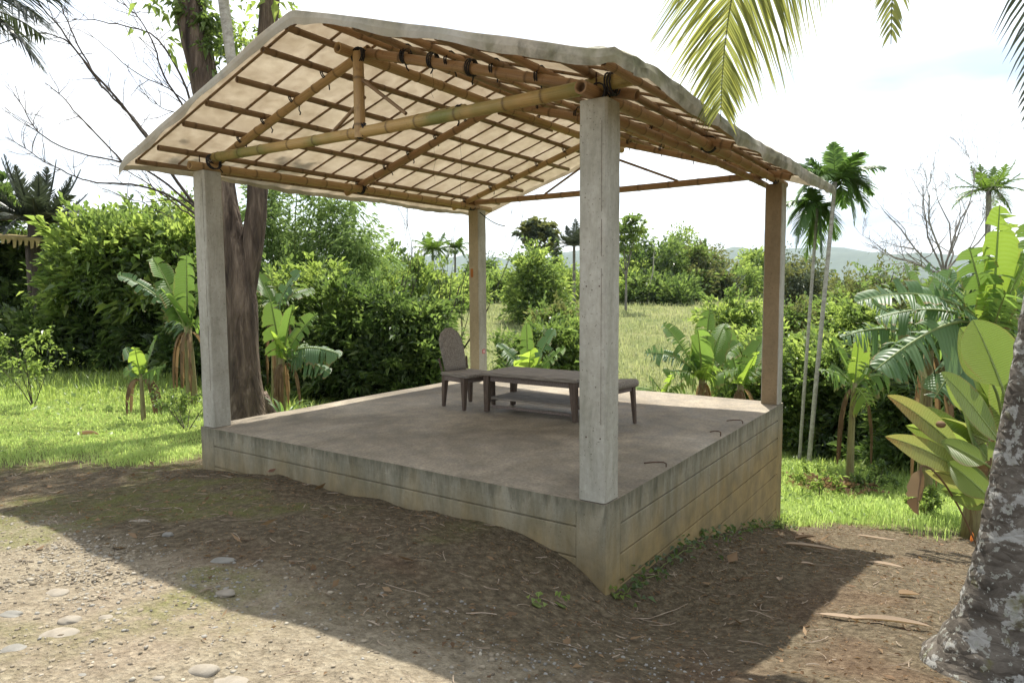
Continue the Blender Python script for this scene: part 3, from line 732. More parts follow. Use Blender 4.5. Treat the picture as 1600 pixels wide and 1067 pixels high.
for i in range(4):
    xx = -tw+.10+i*.163; bevel(Geo().add(*box(xx-.002, xx+.150, -tl+.05, tl-.05, .150, .172)).build('shelf_board', M['wood_grey'], tb), .003, 1)
for sx in (-1, 1): bevel(Geo().add(*box(sx*(tw-.085)-.012, sx*(tw-.085)+.012, -tl+.105, tl-.105, .055, .085)).build('lower_rail', M['wood'], tb), .003, 1)
for sy in (-1, 1): bevel(Geo().add(*box(-tw+.095, tw-.095, sy*(tl-.075)-.012, sy*(tl-.075)+.012, .118, .149)).build('shelf_bearer', M['wood'], tb), .003, 1)
# chair: rounded tall back, wide seat
ch = thing('wooden_chair', 'grey wooden chair with a tall rounded back beside the low table', 'chair', (2.56, 3.24, ZF))
ch.rotation_euler = (0, 0, R_(-12))
def rounded(pts, n=5): return pts
seat = [(-.25, -.25), (-.22, -.28), (.22, -.28), (.25, -.25), (.24, .25), (-.24, .25)]
g = Geo(); n = len(seat); j = np.arange(n)
g.add([(a, b, .395) for a, b in seat]+[(a, b, .438) for a, b in seat], [np.stack([j, (j+1) % n, (j+1) % n+n, j+n], -1), j[::-1][None], (j+n)[None]])
CHR = R_(0)
bevel(g.build('seat', M['wood_grey'], ch), .012, 3)
# the back: a thick plank, rounded top, curved backwards
out = [(-.17, 0), (-.20, .18), (-.21, .32), (-.19, .42), (-.13, .50), (-.05, .535), (.05, .535), (.13, .50), (.19, .42), (.21, .32), (.20, .18), (.17, 0)]
def back_pt(u, v, th): 
    lean = .10*(v/.535)+.05*(v/.535)**2
    return (u, .235+lean+th-.05*(1-(u/.21)**2)*.5, .438+v)
g = Geo(); rows = 9; V = []; 
lefts = np.interp(np.linspace(0, .535, rows), [0, .18, .32, .42, .50, .535], [.16, .175, .18, .165, .115, .045])
for th in (0, .04):
    for v, hw in zip(np.linspace(0, .535, rows), lefts):
        for u in np.linspace(-1, 1, 7): V.append(back_pt(u*hw, v, th))
V = NW(V); ii = np.arange(rows*7).reshape(rows, 7); o2 = rows*7
q = np.stack([ii[:-1, :-1], ii[:-1, 1:], ii[1:, 1:], ii[1:, :-1]], -1).reshape(-1, 4)
loop = np.concatenate([ii[0], ii[1:, -1], ii[-1, -2::-1], ii[-2:0:-1, 0]])
g.add(V, [q, q[:, ::-1]+o2, np.stack([loop, loop+o2, np.roll(loop, -1)+o2, np.roll(loop, -1)], -1)])
bk = g.build('backrest', M['wood_grey'], ch, True)
for sx in (-1, 1):
    bevel(Geo().add(*taper_leg(sx*.22, -.20, .001, .395, .019, .036, sx*.02, -.015)).build('leg', M['wood_leg'], ch), .004)
    bevel(Geo().add(*taper_leg(sx*.20, .20, .001, .395, .019, .034, sx*.02, .02)).build('leg', M['wood_leg'], ch), .004)
    Geo().add(*tube([(sx*.205, .26, .44), (sx*.225, .30, .60)], .014, 6)[:2]).build('back_brace', M['wood_leg'], ch)
for sy in (-1, 1): bevel(Geo().add(*box(-.20, .20, sy*.215-.012, sy*.215+.012, .335, .3945)).build('apron', M['wood'], ch), .003, 1)
for sx in (-1, 1): bevel(Geo().add(*box(sx*.225-.012, sx*.225+.012, -.18, .18, .335, .3945)).build('apron', M['wood'], ch), .003, 1)
# second seat, mostly behind the near pillar
st = thing('wooden_stool', 'low grey stool with a rolled seat edge, half hidden by the near pillar', 'stool', (2.52, 1.20, ZF))
st.rotation_euler = (0, 0, R_(-8))
prof = [(-.20, .425), (-.20, .455)] + [(.15+.045*math.sin(a), .445+.045*math.cos(a)) for a in np.linspace(-.2, 2.9, 9)]
V, F = prism([(a, b) for a, b in prof], -.22, .22)
V = NW(V)[:, [1, 0, 2]]; V[:, 1] *= -1
bevel(Geo().add(V, F).build('seat', M['wood_grey'], st), .006)
for sx in (-1, 1):
    for sy in (-1, 1):
        bevel(Geo().add(*taper_leg(sx*.17, sy*.14, .001, .424, .017, .026, sx*.025, sy*.02)).build('leg', M['wood_leg'], st), .004)
    bevel(Geo().add(*box(sx*.17-.011, sx*.17+.011, -.115, .115, .36, .4235)).build('apron', M['wood'], st), .003, 1)
for sy in (-1, 1): bevel(Geo().add(*box(-.145, .145, sy*.14-.011, sy*.14+.011, .36, .4235)).build('apron', M['wood'], st), .003, 1)

# ------------------------------------------------------------------ vegetation builders
def leafset(P, D, L, W, rng, fold=.25, droop=.25):
    """n folded leaves: base, two shoulders, tip"""
    n = len(P); D = nrm(D); up = nrm(rng.normal(0, .45, (n, 3))+NW([0, 0, 1.0]))
    S = nrm(np.cross(D, up)); N = np.cross(S, D); L = L[:, None]; W = W[:, None]
    m = P+D*L*.45
    tip = P+D*L+NW([0, 0, -1.0])*L*droop
    V = np.stack([P, m+S*W*.5-N*W*fold*-1, tip, m-S*W*.5+N*W*fold], 1)
    j = np.arange(n)*4
    return V.reshape(-1, 3), np.concatenate([np.stack([j, j+1, j+2], -1), np.stack([j, j+2, j+3], -1)])
def crown_geo(blobs, n, size, rng, clump=.30, per=45, asp=.42, up=.25, droop=.25, flat=.7, inner=.25):
    """blobs: (cx,cy,cz, rx,ry,rz). Leaves gather in clumps near the blob surfaces, with gaps between."""
    blobs = np.asarray(blobs, float); sub = []
    for b_ in blobs:
        m_ = 6
        dd = nrm(rng.normal(0, 1, (m_, 3))); rr = rng.uniform(.40, .66, m_)[:, None]
        sub.append(np.concatenate([b_[:3]+dd*b_[3:]*(1.02-rr*.8), b_[3:]*rr*rng.uniform(.85, 1.15, (m_, 3))], 1))
    blobs = np.concatenate(sub); w_ = blobs[:, 3]*blobs[:, 5]+blobs[:, 4]*blobs[:, 5]; w_ /= w_.sum()
    nc = max(6, n//per); b = blobs[rng.choice(len(blobs), nc, p=w_)]
    d = nrm(rng.normal(0, 1, (nc, 3))); d[:, 2] = np.where(d[:, 2] < -.55, -d[:, 2], d[:, 2])
    rad = np.where(rng.random(nc) < inner, rng.uniform(.3, .85, nc), rng.uniform(.78, 1.15, nc)); rad = np.where(rng.random(nc) < .10, rad*rng.uniform(1.1, 1.45, nc), rad)
    c = b[:, :3]+d*b[:, 3:]*rad[:, None]
    k = rng.integers(0, nc, n)
    off = rng.normal(0, 1, (n, 3))*clump; off[:, 2] *= flat
    cs = rng.uniform(.5, 1.35, nc)[k][:, None]
    spray = rng.random(nc) < .38; sd = nrm(d+rng.normal(0, .4, (nc, 3))+NW([0, 0, .45])); sl_ = clump*rng.uniform(1.6, 4.2, nc)
    sk = spray[k][:, None]; off = np.where(sk, sd[k]*(rng.random(n)*sl_[k])[:, None]+off*.38, off*cs)
    P = c[k]+off
    D = d[k]*.7+nrm(off)*.8+rng.normal(0, .35, (n, 3))+NW([0, 0, up])
    L = size*np.clip(np.exp(rng.normal(0, .38, n)), .45, 1.6)
    V, F = leafset(P, D, L, L*asp*rng.uniform(.8, 1.2, n), rng, .25, droop)
    return V, F, np.repeat(rng.random(nc)[k], 4)+.001
def limb(g, p0, p1, r0, r1, rng, sag=.12, sides=7, n=7):
    p0 = NW(p0, float); p1 = NW(p1, float); L = np.linalg.norm(p1-p0)
    c = [p0, p0+(p1-p0)*.35+rng.normal(0, sag*L*.5, 3)+NW([0, 0, sag*L*.5]), p0+(p1-p0)*.7+rng.normal(0, sag*L*.5, 3), p1]
    P = bez(c, n); V, F, A, uv = tube(P, np.linspace(r0, r1, n), sides)
    g.add(V, F, None, uv); return P
def tree(name, label, cat, base, blobs, n, size, mat, bmat='bark_grey', seed=1, tr=.10, group=None, clump=.3, per=45, asp=.42, trunk_pts=None, up=.25, droop=.25, inner=.25, multi=1, flat=.7):
    rng = np.random.default_rng(seed); base = NW(base, float); bl = NW(blobs, float); size = size*(1.25 if size < .2 else 1.0)
    if cat == 'shrub' or name in ('field_tree', 'slope_tree', 'conical_tree'):
        lo = bl[:, 2]-bl[:, 5]; ex = []
        for b_ in bl:
            zb = b_[2]-b_[5]*.8; gzb = float(gz(b_[0], b_[1])); q_ = 0
            while zb > gzb+.1 and q_ < 4:
                r_ = b_[5]*.8; ex.append((b_[0]+rng.normal(0, .3)*b_[3], b_[1]+rng.normal(0, .3)*b_[3], max(gzb+r_*.6, zb-r_*.4), b_[3]*rng.uniform(.7, 1), b_[4]*.9, r_)); zb -= r_*1.2; q_ += 1
        if ex: n = int(n*(1+.5*min(1, len(ex)/len(bl)))); bl = np.concatenate([bl, NW(ex)])
    root = thing(name, label, cat, base, group)
    g = Geo(); topc = bl[:, :3].mean(0)
    for q in range(multi):
        b0 = base+(rng.normal(0, .12*multi, 3)*NW([1, 1, 0]) if multi > 1 else 0)-NW([0, 0, .12])
        mid = base+(topc-base)*NW([.6, .6, .55])+rng.normal(0, .05, 3)
        P = limb(g, b0, mid if trunk_pts is None else trunk_pts, tr, tr*.6, rng, .06, 9, 9)
        for c in bl[rng.permutation(len(bl))[:max(3, len(bl)//multi)]]:
            limb(g, P[-1-int(rng.integers(0, 3))], c[:3]+NW([0, 0, .15])*c[5], tr*.5, tr*.12, rng, .15, 6, 6)
    wpart(g, 'trunk', M[bmat], root, True)
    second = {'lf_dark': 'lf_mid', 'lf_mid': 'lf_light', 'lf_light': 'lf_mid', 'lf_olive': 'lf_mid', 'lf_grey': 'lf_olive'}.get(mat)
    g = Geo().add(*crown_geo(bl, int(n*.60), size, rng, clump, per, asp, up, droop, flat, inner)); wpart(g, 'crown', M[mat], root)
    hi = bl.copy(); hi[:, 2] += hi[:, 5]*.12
    g = Geo().add(*crown_geo(hi, int(n*.34), size*1.15, rng, clump*.8, per, asp, up, droop, flat, .05)); wpart(g, 'lit_young_leaves', M[second or mat], root)  # upper leaves, mostly lighter: young growth plus sunlit tops put into the colour
    return root
def blobs_px(d, lst, dd=None):
    """(px,py,rx_px,ry_px[,depth offset]) at depth d -> blobs; depth radius as the width"""
    out = []
    for e in lst:
        off = e[4] if len(e) > 4 else 0.0; D = d+off; c = pt(e[0], e[1], D); rx = e[2]*D/FPX; rz = e[3]*D/FPX
        out.append((c[0], c[1], c[2], rx, rx*(dd or 1), rz))
    return out
def frond(g, ctrl, n, lmax, wd, rng, droop=.35, base=.12, fold=.25, fwd=.55, rr=.016, gr=None, stray=.1, side=None):
    P = bez(ctrl, 28); T = nrm(np.gradient(P, axis=0))
    tv, tf, _, tu = tube(P, np.linspace(rr, rr*.15, 28), 5)
    (gr or g).add(tv, tf, None, tu)
    ts = np.linspace(base, .985, n); up = NW([0, 0, 1.0])
    hd = (P[-1]-P[0])*NW([1, 1, 0]); side0 = nrm(np.cross(hd, up)) if np.linalg.norm(hd) > .05 else CR
    VV, QQ, TT = [], [], []; cnt = 0
    for t in ts:
        x = t*27; i = int(min(26, x)); p = P[i]+(P[i+1]-P[i])*(x-i); T_ = T[i]
        sd = side0 if side is None else nrm(side0*(1-sstep(t, .2, .6))+NW(side)*sstep(t, .2, .6))
        S = nrm(sd-T_*np.dot(sd, T_)); N = np.cross(S, T_)
        prof = (math.sin(math.pi*min(1, .12+.86*t))**.6)*(1 if t < .8 else 1-.45*(t-.8)/.2)
        for sg in (-1, 1):
            if rng.random() < .03: continue
            l = lmax*prof*rng.uniform(.82, 1.1)
            d = nrm(T_*(fwd+.5*t)+sg*S+N*fold+rng.normal(0, stray, 3))
            wv = T_-d*np.dot(T_, d); wv = nrm(wv); wv = nrm(wv*math.cos(.5)+np.cross(d, wv)*math.sin(.5)*sg)
            dr = droop*rng.uniform(.6, 1.4); ks = NW([0, .33, .68, 1.0])
            c = p+np.outer(ks*l, d)+np.outer(-dr*l*ks**2, up)
            hw = wd*NW([.35, .5, .36])*rng.uniform(.85, 1.15)
            VV.append(np.concatenate([c[:3]+wv*hw[:, None], c[:3]-wv*hw[:, None], c[3:]]))
            b = cnt*7; QQ += [(b, b+1, b+4, b+3), (b+1, b+2, b+5, b+4)]; TT.append((b+2, b+6, b+5)); cnt += 1
    g.add(np.concatenate(VV), [NW(QQ), NW(TT)])
def blade(g, ctrl, width, rng, tears=5, vee=.35, droop=.35, pet=.16, n=26, rr=.02, side=None, lead=.22, shape=(.75, .6), curl=0.0):
    """a banana or paddle leaf: petiole and midrib tube plus a torn blade"""
    P = bez(ctrl, 40); T = nrm(np.gradient(P, axis=0)); up = NW([0, 0, 1.0])
    ln = len(P); V, F, A, uv = tube(P, np.linspace(rr, rr*.2, ln), 6); uv = np.column_stack([uv[:, 0]*0+.3, np.full(len(uv), .5)])
    g.add(V, F, None, uv)
    s0 = nrm(np.cross(nrm(P[-1]-P[0]), up)) if side is None else nrm(side)
    def frame(t):
        x = t*(ln-1); i = int(min(ln-2, x)); p = P[i]+(P[i+1]-P[i])*(x-i); T_ = T[i]
        S = nrm(s0-T_*np.dot(s0, T_)); N = nrm(np.cross(S, T_))
        if N[2] < -.2: N = N
        return p, T_, S, N
    def wf(s):
        if shape == 'banana': return width*.5*max(.03, min(1, s/.16)**.6*max(0, 1-s**5)**.55)
        return width*.5*max(.02, (math.sin(math.pi*min(1, max(0, s))**shape[0]))**shape[1])
    for sg in (-1, 1):
        cuts = sorted(set([0, n]+[int(c) for c in rng.integers(2, n-1, tears)]))
        for a, b in zip(cuts[:-1], cuts[1:]):
            ang = vee+rng.normal(0, .17 if tears else .03); dr = droop*rng.uniform(.4, 2.0); gap = rng.uniform(.1, .5) if tears else 0
            V, UV = [], []
            for r in range(a, b+1):
                s = r/n; p, T_, S, N = frame(pet+(1-pet)*s); w_ = wf(s)*(1+(rng.normal(0, .05) if tears else 0))
                cen = (a+b)/2; pull = (cen-r)/max(1, b-a)*gap
                for j in range(4):
                    q = w_*j/3
                    v = p+sg*S*q*math.cos(ang)+N*q*math.sin(ang)-up*dr*q*q/max(width*.5, .01)*1.0+T_*(lead*q+pull*(j/3)*width*.35)
                    V.append(v); UV.append((s, .5+sg*.5*j/3))
            m = b-a+1; ii = np.arange(m*4).reshape(m, 4)
            q = np.stack([ii[:-1, :-1], ii[1:, :-1], ii[1:, 1:], ii[:-1, 1:]], -1).reshape(-1, 4)
            g.add(V, q if sg > 0 else q[:, ::-1], None, UV)
def banana(name, label, base, leaves, seed, stem_h, stem_r=.075, mats=('banana',), group='banana plants', tears=6, dry=2):
    """leaves: (right, up, fwd, width, arch) tip offsets from the top of the pseudostem, metres in view-aligned axes"""
    rng = np.random.default_rng(seed); base = NW(base, float); root = thing(name, label, 'banana plant', base, group)
    topp = base+NW([0, 0, stem_h])+rng.normal(0, .04, 3)*NW([1, 1, 0])
    g = Geo(); P = bez([base-NW([0, 0, .1]), base+(topp-base)*.5+rng.normal(0, .03, 3), topp], 8)
    V, F, A, uv = tube(P, np.linspace(stem_r*1.25, stem_r*.7, 8), 10, ridge=.03, rng=rng); g.add(V, F, None, uv)
    wpart(g, 'stem', M['stem_dry'], root, True)
    fh = NW([HX, HY, 0]); rt = NW([HY, -HX, 0]); up = NW([0, 0, 1.0])
    for i, lf in enumerate(leaves):
        a, b, c, wd, arch = lf[:5]; m_ = lf[5] if len(lf) > 5 else mats[i % len(mats)]
        hv = rt*a+fh*c; L = np.linalg.norm(hv+up*b)
        p0 = topp-up*.12; tip = topp+hv+up*b
        c1 = p0+up*(L*.42*max(.25, arch))+hv*.12; c2 = p0+hv*.55+up*(b*.6+arch*L*.42)
        hor = np.linalg.norm(hv)
        side = None; wd = wd*1.22
        if hor > .25*L:
            sd = nrm(np.cross(hv, up)); tl_ = rng.uniform(.45, .95)*(1 if np.dot(sd, fh) > 0 else -1)
            side = sd*math.cos(tl_)+up*math.sin(tl_)
        else: side = rt+fh*rng.normal(0, .45)
        g = Geo(); blade(g, [p0, c1, c2, tip], wd, rng, tears*2+int(rng.integers(0, 7)) if b < .8*L else max(3, tears-1), .40 if b > .3 else .12, .35 if b > .3 else .75, .16, 38, .013+.012*min(L, 2), side, .22, 'banana')
        wpart(g, 'leaf', M[m_], root, True)
    for i in range(dry):
        a = rng.uniform(0, 6.28); hv = NW([math.cos(a), math.sin(a), 0])*rng.uniform(.2, .4)
        g = Geo(); blade(g, [topp-up*.15, topp+hv*.8+up*.05, topp+hv*1.3-up*stem_h*.4, topp+hv*1.1-up*stem_h*.85], .11, rng, 7, -.7, .3, .1, 14, .008, None, .22, 'banana')
        wpart(g, 'dead_leaf', M['lf_dry'], root, True)
    return root
def branchy(g, p, d, L, r, depth, rng, spread=.5, kids=(2, 4), up=.15, seg=6, shrink=.66, mn=.0025, tips=None, crook=.14):
    pts = [NW(p, float)]; d = nrm(d)
    for i in range(seg):
        d = nrm(d+rng.normal(0, crook, 3)+NW([0, 0, up*.12])); pts.append(pts[-1]+d*L/seg)
    pts = NW(pts); rad = np.linspace(r, max(mn, r*.45), len(pts))
    g.add(*tube(pts, rad, 6 if r > .015 else 4, cap=False)[:2])
    if depth == 0:
        if tips is not None: tips.append((pts[-1], d))
        return
    for q in range(rng.integers(kids[0], kids[1]+1)):
        i = int(rng.integers(2, len(pts))); dd = nrm(d+rng.normal(0, spread, 3)+NW([0, 0, up]))
        branchy(g, pts[i], dd, L*shrink*rng.uniform(.7, 1.2), rad[i]*.62, depth-1, rng, spread, kids, up, seg, shrink, mn, tips, crook)
def palm(name, label, base, top, fronds, seed, r0, r1, bmat, lmat, n=46, lmax=.5, wd=.03, droop=.35, group=None, cat='palm', rings=True, fold=.25, fwd=.55, stray=.1, dead=None):
    """fronds: (right, up, fwd, rise) tip offsets from the crown in view-aligned axes"""
    rng = np.random.default_rng(seed); base = NW(base, float); top = NW(top, float); root = thing(name, label, cat, base, group)
    nseg = 44; t = np.linspace(0, 1, nseg); P = bez([base-NW([0, 0, .15]), base+(top-base)*.35+NW([0, 0, .15]), base+(top-base)*.7, top], nseg)
    rad = r0+(r1-r0)*t**.7
    if rings: rad = rad*(1+.05*(np.arange(nseg) % 2))
    g = Geo(); V, F, A, uv = tube(P, rad, 12); g.add(V, F, None, uv); wpart(g, 'trunk', M[bmat], root, True)
    fh = NW([HX, HY, 0]); rt = NW([HY, -HX, 0]); up = NW([0, 0, 1.0])
    for i, (a, b, c, rise) in enumerate(fronds):
        tip = top+rt*a+up*b+fh*c; hv = rt*a+fh*c; L = np.linalg.norm(tip-top)
        g = Geo(); frond(g, [top, top+hv*.25+up*L*rise*.55, top+hv*.75+up*(b*.45+L*rise*.6), tip], n, lmax, wd, rng, droop, .12, fold, fwd, r1*.28, None, stray)
        wpart(g, 'frond', M[lmat], root)
    return root
def ring_fronds(n, L, up0, rise, seed, jit=.15, lo=-.9, hi=.7):
    rng = np.random.default_rng(seed); out = []
    for i in range(n):
        a = i*2.39996+rng.normal(0, .15); e = lo+(hi-lo)*((i+.5)/n)+rng.normal(0, .06)
        l = L*rng.uniform(.85, 1.1); out.append((math.cos(a)*l*math.cos(e), math.sin(e)*l+up0, math.sin(a)*l*math.cos(e), rise*rng.uniform(.8, 1.2)*(1 if e < .45 else .5)))
    return out

# ------------------------------------------------------------------ big forked tree behind the left pillar
fb = gp(384, 11.4); D0 = 11.4
ft = thing('forked_tree', 'tall forked tree with brown furrowed bark behind the left pillar', 'tree', fb)
rng = np.random.default_rng(21)
g = Geo()
def stem_px(g, pts, d, sides=26, ridge=.055, n=44):
    c = NW([pt(a, b, d+(o[0] if o else 0)) for a, b, _, *o in pts]); r = NW([q[2] for q in pts])*.84*d/FPX/2
    tt = np.linspace(0, len(pts)-1, n); P = np.stack([np.interp(tt, range(len(pts)), c[:, i]) for i in range(3)], -1)
    ker = NW([1, 2, 3, 2, 1])/9.0
    for i in range(3): P[2:-2, i] = np.convolve(P[:, i], ker, 'valid')
    V, F, A, uv = tube(P, np.interp(tt, range(len(pts)), r), sides, None, ridge, rng); g.add(V, F, None, uv); return P
stem_px(g, [(384, 668, 98), (383, 640, 76), (381, 600, 64), (378, 540, 58), (374, 470, 58), (370, 420, 52), (352, 330, 46), (334, 210, 46), (318, 120, 48), (302, 40, 52), (288, -60, 50), (270, -180, 40), (260, -320, 24)], D0)
stem_px(g, [(376, 470, 48), (390, 410, 40), (400, 340, 38), (404, 270, 36), (409, 160, 33), (416, 60, 33), (425, -40, 34), (440, -180, 28), (470, -330, 16)], D0+.05)
for a, b in ((-1, 0), (1, 0)):
    for q in range(4):
        ang = q*1.57+.4; p = fb+NW([math.cos(ang), math.sin(ang), 0])*.28; 
        if a < 0: limb(g, p+NW([0, 0, .55]) - NW([math.cos(ang), math.sin(ang), 0])*.06, fb+NW([math.cos(ang), math.sin(ang), 0])*.62-NW([0, 0, .10]), .10, .05, rng, .05, 7, 6)
wpart(g, 'trunk', M['bark'], ft, True)
g = Geo(); stem_px(g, [(370, 200, 18, -.3), (364, 110, 18, -.35), (357, 60, 19, -.4), (348, -10, 20, -.4), (340, -120, 16, -.4), (335, -260, 9, -.4)], D0, 10, .03)
o = wpart(g, 'pale_stem', M['bark_pale'], ft, True)
# crown above the frame and the leafy sprays that hang into it
bl = blobs_px(D0, [(270, 20, 22, 28), (258, 55, 14, 20), (330, 40, 22, 34, .3), (372, 62, 26, 42, .4), (395, 10, 30, 30), (440, 5, 26, 18), (380, 115, 18, 20, .5), (345, 108, 13, 26, .4), (245, -5, 24, 12),
     (230, -120, 90, 60), (330, -170, 110, 80), (450, -160, 100, 70), (300, -300, 120, 70), (430, -320, 120, 80), (190, -240, 90, 60), (520, -240, 90, 60)])
g = Geo().add(*crown_geo(bl, 5200, .15, rng, .18, 26, .45, -.1, .45)); wpart(g, 'crown', M['lf_light'], ft)
bl2 = blobs_px(D0-.15, [(300, 20, 20, 40), (326, 70, 9, 60), (322, 15, 14, 30), (345, 60, 8, 40)])
g = Geo().add(*crown_geo(bl2, 700, .10, rng, .08, 26, .5, -.3, .5)); wpart(g, 'climbing_leaves', M['lf_mid'], ft)

# bare tree whose trunk stands behind the left pillar
bb = gp(322, 12.2); rng = np.random.default_rng(33)
bt = thing('bare_tree', 'leafless tree with long wispy branches reaching over the left lawn', 'tree', bb)
g = Geo(); tp = pt(318, 330, 12.2); limb(g, bb-NW([0, 0, .1]), tp, .13, .09, rng, .02, 10, 10); wpart(g, 'trunk', M['bark_grey'], bt, True)
g = Geo()
def br_px(g, pts, r0, r1, d, n=26, twigs=16, tl=.6):
    c = NW([pt(a, b, d) for a, b in pts]); tt = np.linspace(0, len(pts)-1, n)
    P = np.stack([np.interp(tt, range(len(pts)), c[:, i]) for i in range(3)], -1)
    for _ in range(3):
        P[1:-1] = (P[:-2]+2*P[1:-1]+P[2:])/4
    P[1:-1] += rng.normal(0, .008, P[1:-1].shape)
    g.add(*tube(P, np.linspace(r0, r1, n), 6, cap=False)[:2])
    for q in range(twigs):
        i = int(rng.integers(4, n-1)); T = nrm(P[i+1]-P[i] if i < n-1 else P[i]-P[i-1])
        branchy(g, P[i], T*.7+rng.normal(0, .5, 3)+NW([0, 0, .15]), tl*rng.uniform(.5, 1.3), .007, 1, rng, .5, (1, 3), .1, 5, .6, .0022)
br_px(g, [(318, 335), (285, 300), (232, 215), (178, 150), (130, 95), (95, 45), (60, 5), (45, -20)], .032, .007, 12.2)
br_px(g, [(232, 215), (205, 180), (160, 138), (120, 70), (95, 10), (85, -30)], .022, .007, 12.25)
br_px(g, [(160, 138), (110, 65), (70, 50), (20, 62), (-20, 75)], .016, .006, 12.2, 20, 5)
br_px(g, [(318, 335), (240, 268), (190, 252), (110, 238), (60, 210), (35, 170), (24, 135)], .022, .005, 12.1)
br_px(g, [(190, 252), (150, 210), (110, 165), (85, 140), (70, 130)], .016, .005, 12.1, 20, 6)
br_px(g, [(318, 345), (260, 300), (200, 286), (145, 287), (100, 270), (50, 240), (12, 215)], .024, .005, 12.0)
br_px(g, [(318, 350), (290, 330), (250, 300), (205, 270), (170, 255)], .02, .006, 12.3, 20, 7)
br_px(g, [(318, 330), (296, 310), (240, 315), (215, 318), (192, 300)], .012, .004, 12.2, 16, 8)
br_px(g, [(318, 300), (290, 170), (255, 120), (238, 60), (210, 20), (175, -5)], .022, .006, 12.3)
br_px(g, [(318, 320), (300, 150), (262, 80), (240, 52), (200, 42), (150, 32), (112, 31)], .024, .006, 12.4)
br_px(g, [(300, 170), (270, 140), (215, 118), (170, 78), (130, 45)], .014, .005, 12.3, 20, 7)
br_px(g, [(300, 190), (262, 172), (235, 160), (200, 110)], .011, .004, 12.3, 16, 7)
wpart(g, 'branches', M['bark_dark'], bt, True)

# ------------------------------------------------------------------ left background
rng = np.random.default_rng(40)
tree('broadleaf_tree', 'dark dense tree at the left edge under the grey palm', 'tree', gp(20, 19.5), blobs_px(19.5, [(-5, 345, 24, 40), (30, 440, 45, 50), (-30, 440, 60, 80), (55, 480, 50, 60), (20, 520, 70, 45), (-35, 340, 40, 50), (85, 505, 40, 55)]), 17000, .17, 'lf_dark', 'bark_dark', 41, .13, clump=.22, inner=.35)
palm('feather_palm', 'dark grey-green palm with stiff ragged fronds above the left trees', gp(62, 18.2), pt(60, 350, 18.2),
     ring_fronds(30, 1.65, .15, .25, 42, lo=-.45, hi=1.3), 43, .30, .24, 'bark_dark', 'palm_dark', 42, .42, .035, .10, fold=.35, fwd=.8)
tree('shade_tree', 'broad leafy tree with a sunlit top standing left of the pale pillar', 'tree', gp(185, 17), blobs_px(17, [(175, 405, 60, 34), (130, 430, 36, 44), (235, 412, 50, 36), (165, 450, 62, 46), (240, 455, 60, 55), (280, 420, 38, 50), (215, 385, 36, 20), (160, 378, 28, 18), (120, 470, 40, 40)]), 24000, .155, 'lf_mid', 'bark_dark', 44, .13, clump=.24, inner=.3, multi=2)
tree('understory_shrub', 'shrub with leaves coloured dark as shade beneath the broad leafy tree', 'shrub', gp(150, 17.6), blobs_px(17.6, [(100, 520, 48, 50), (160, 525, 58, 48), (225, 520, 58, 50), (290, 520, 50, 55), (60, 530, 50, 45), (190, 480, 60, 40), (255, 475, 50, 40)]), 15000, .13, 'lf_dark', 'bark_dark', 45, .05, clump=.2, inner=.4, multi=3)  # shrub enlarged with dark leaves; the tree's shade is put into their colour
tree('far_shrub_tree', 'yellow-green tree rising behind the broad leafy tree', 'tree', gp(270, 23), blobs_px(23, [(250, 370, 60, 30), (210, 350, 30, 20), (290, 345, 26, 24), (310, 400, 50, 50), (130, 380, 40, 30)]), 8000, .17, 'lf_light', 'bark_grey', 46, .10)
tree('round_shrub', 'dark rounded shrub between the leafy tree and the banana clump', 'shrub', gp(335, 16.5), blobs_px(16.5, [(320, 480, 45, 60), (350, 540, 50, 45), (300, 545, 40, 40)]), 9000, .13, 'lf_dark', 'bark_dark', 47, .06, clump=.2, multi=2)
# bamboo grove
def bamboo_grove(name, label, base, d, culms, seed, n=15000):
    rng = np.random.default_rng(seed); root = thing(name, label, 'bamboo', base)
    bl = []
    for (px, py, lean) in culms:
        b0 = gp(px+rng.normal(0, 6), d+rng.normal(0, .4)); tip = pt(px+lean, py, d+rng.normal(0, .5))
        c = [b0, b0+(tip-b0)*NW([.1, .1, .5]), b0+(tip-b0)*NW([.45, .45, 1.0])+NW([0, 0, .25]), tip]
        P = bez(c, 26); g = Geo(); V, F, A, uv = tube(P, np.linspace(.032, .004, 26), 6); g.add(V, F, None, uv)
        wpart(g, 'culm', M['stem'], root, True)
        for i in range(8, 26, 2): bl.append((*P[i], .33, .33, .22))
    g = Geo().add(*crown_geo(bl, n, .16, rng, .24, 30, .16, -.15, .5, .8, .5)); wpart(g, 'foliage', M['lf_bamboo'], root)
    return root
bamboo_grove('bamboo_grove', 'pale feathery bamboo grove arching behind the forked tree trunk', gp(450, 20), 20,
   [(430, 300, -5), (450, 285, 20), (470, 310, 40), (500, 320, 45), (440, 330, -30), (480, 360, 55), (520, 370, 50), (420, 350, -10), (500, 400, 60), (460, 400, 0), (540, 400, 40), (410, 400, -20)], 51, 19000)
bamboo_grove('bamboo_clump', 'low yellow-green bamboo clump left of the thin bare trees', gp(585, 26), 26,
   [(560, 420, -20), (580, 415, 10), (600, 425, 25), (545, 440, -25), (620, 440, 25), (570, 445, 0)], 52, 8000)
tree('hedge_shrub', 'tall dark shrub with glossy leaves directly left of the chair', 'shrub', gp(640, 15.5), blobs_px(15.5, [(640, 515, 46, 40), (610, 550, 45, 42), (665, 550, 36, 46), (640, 585, 55, 30), (672, 500, 22, 26), (620, 490, 28, 22)]), 14000, .115, 'lf_dark', 'bark_dark', 53, .06, clump=.2, multi=3)
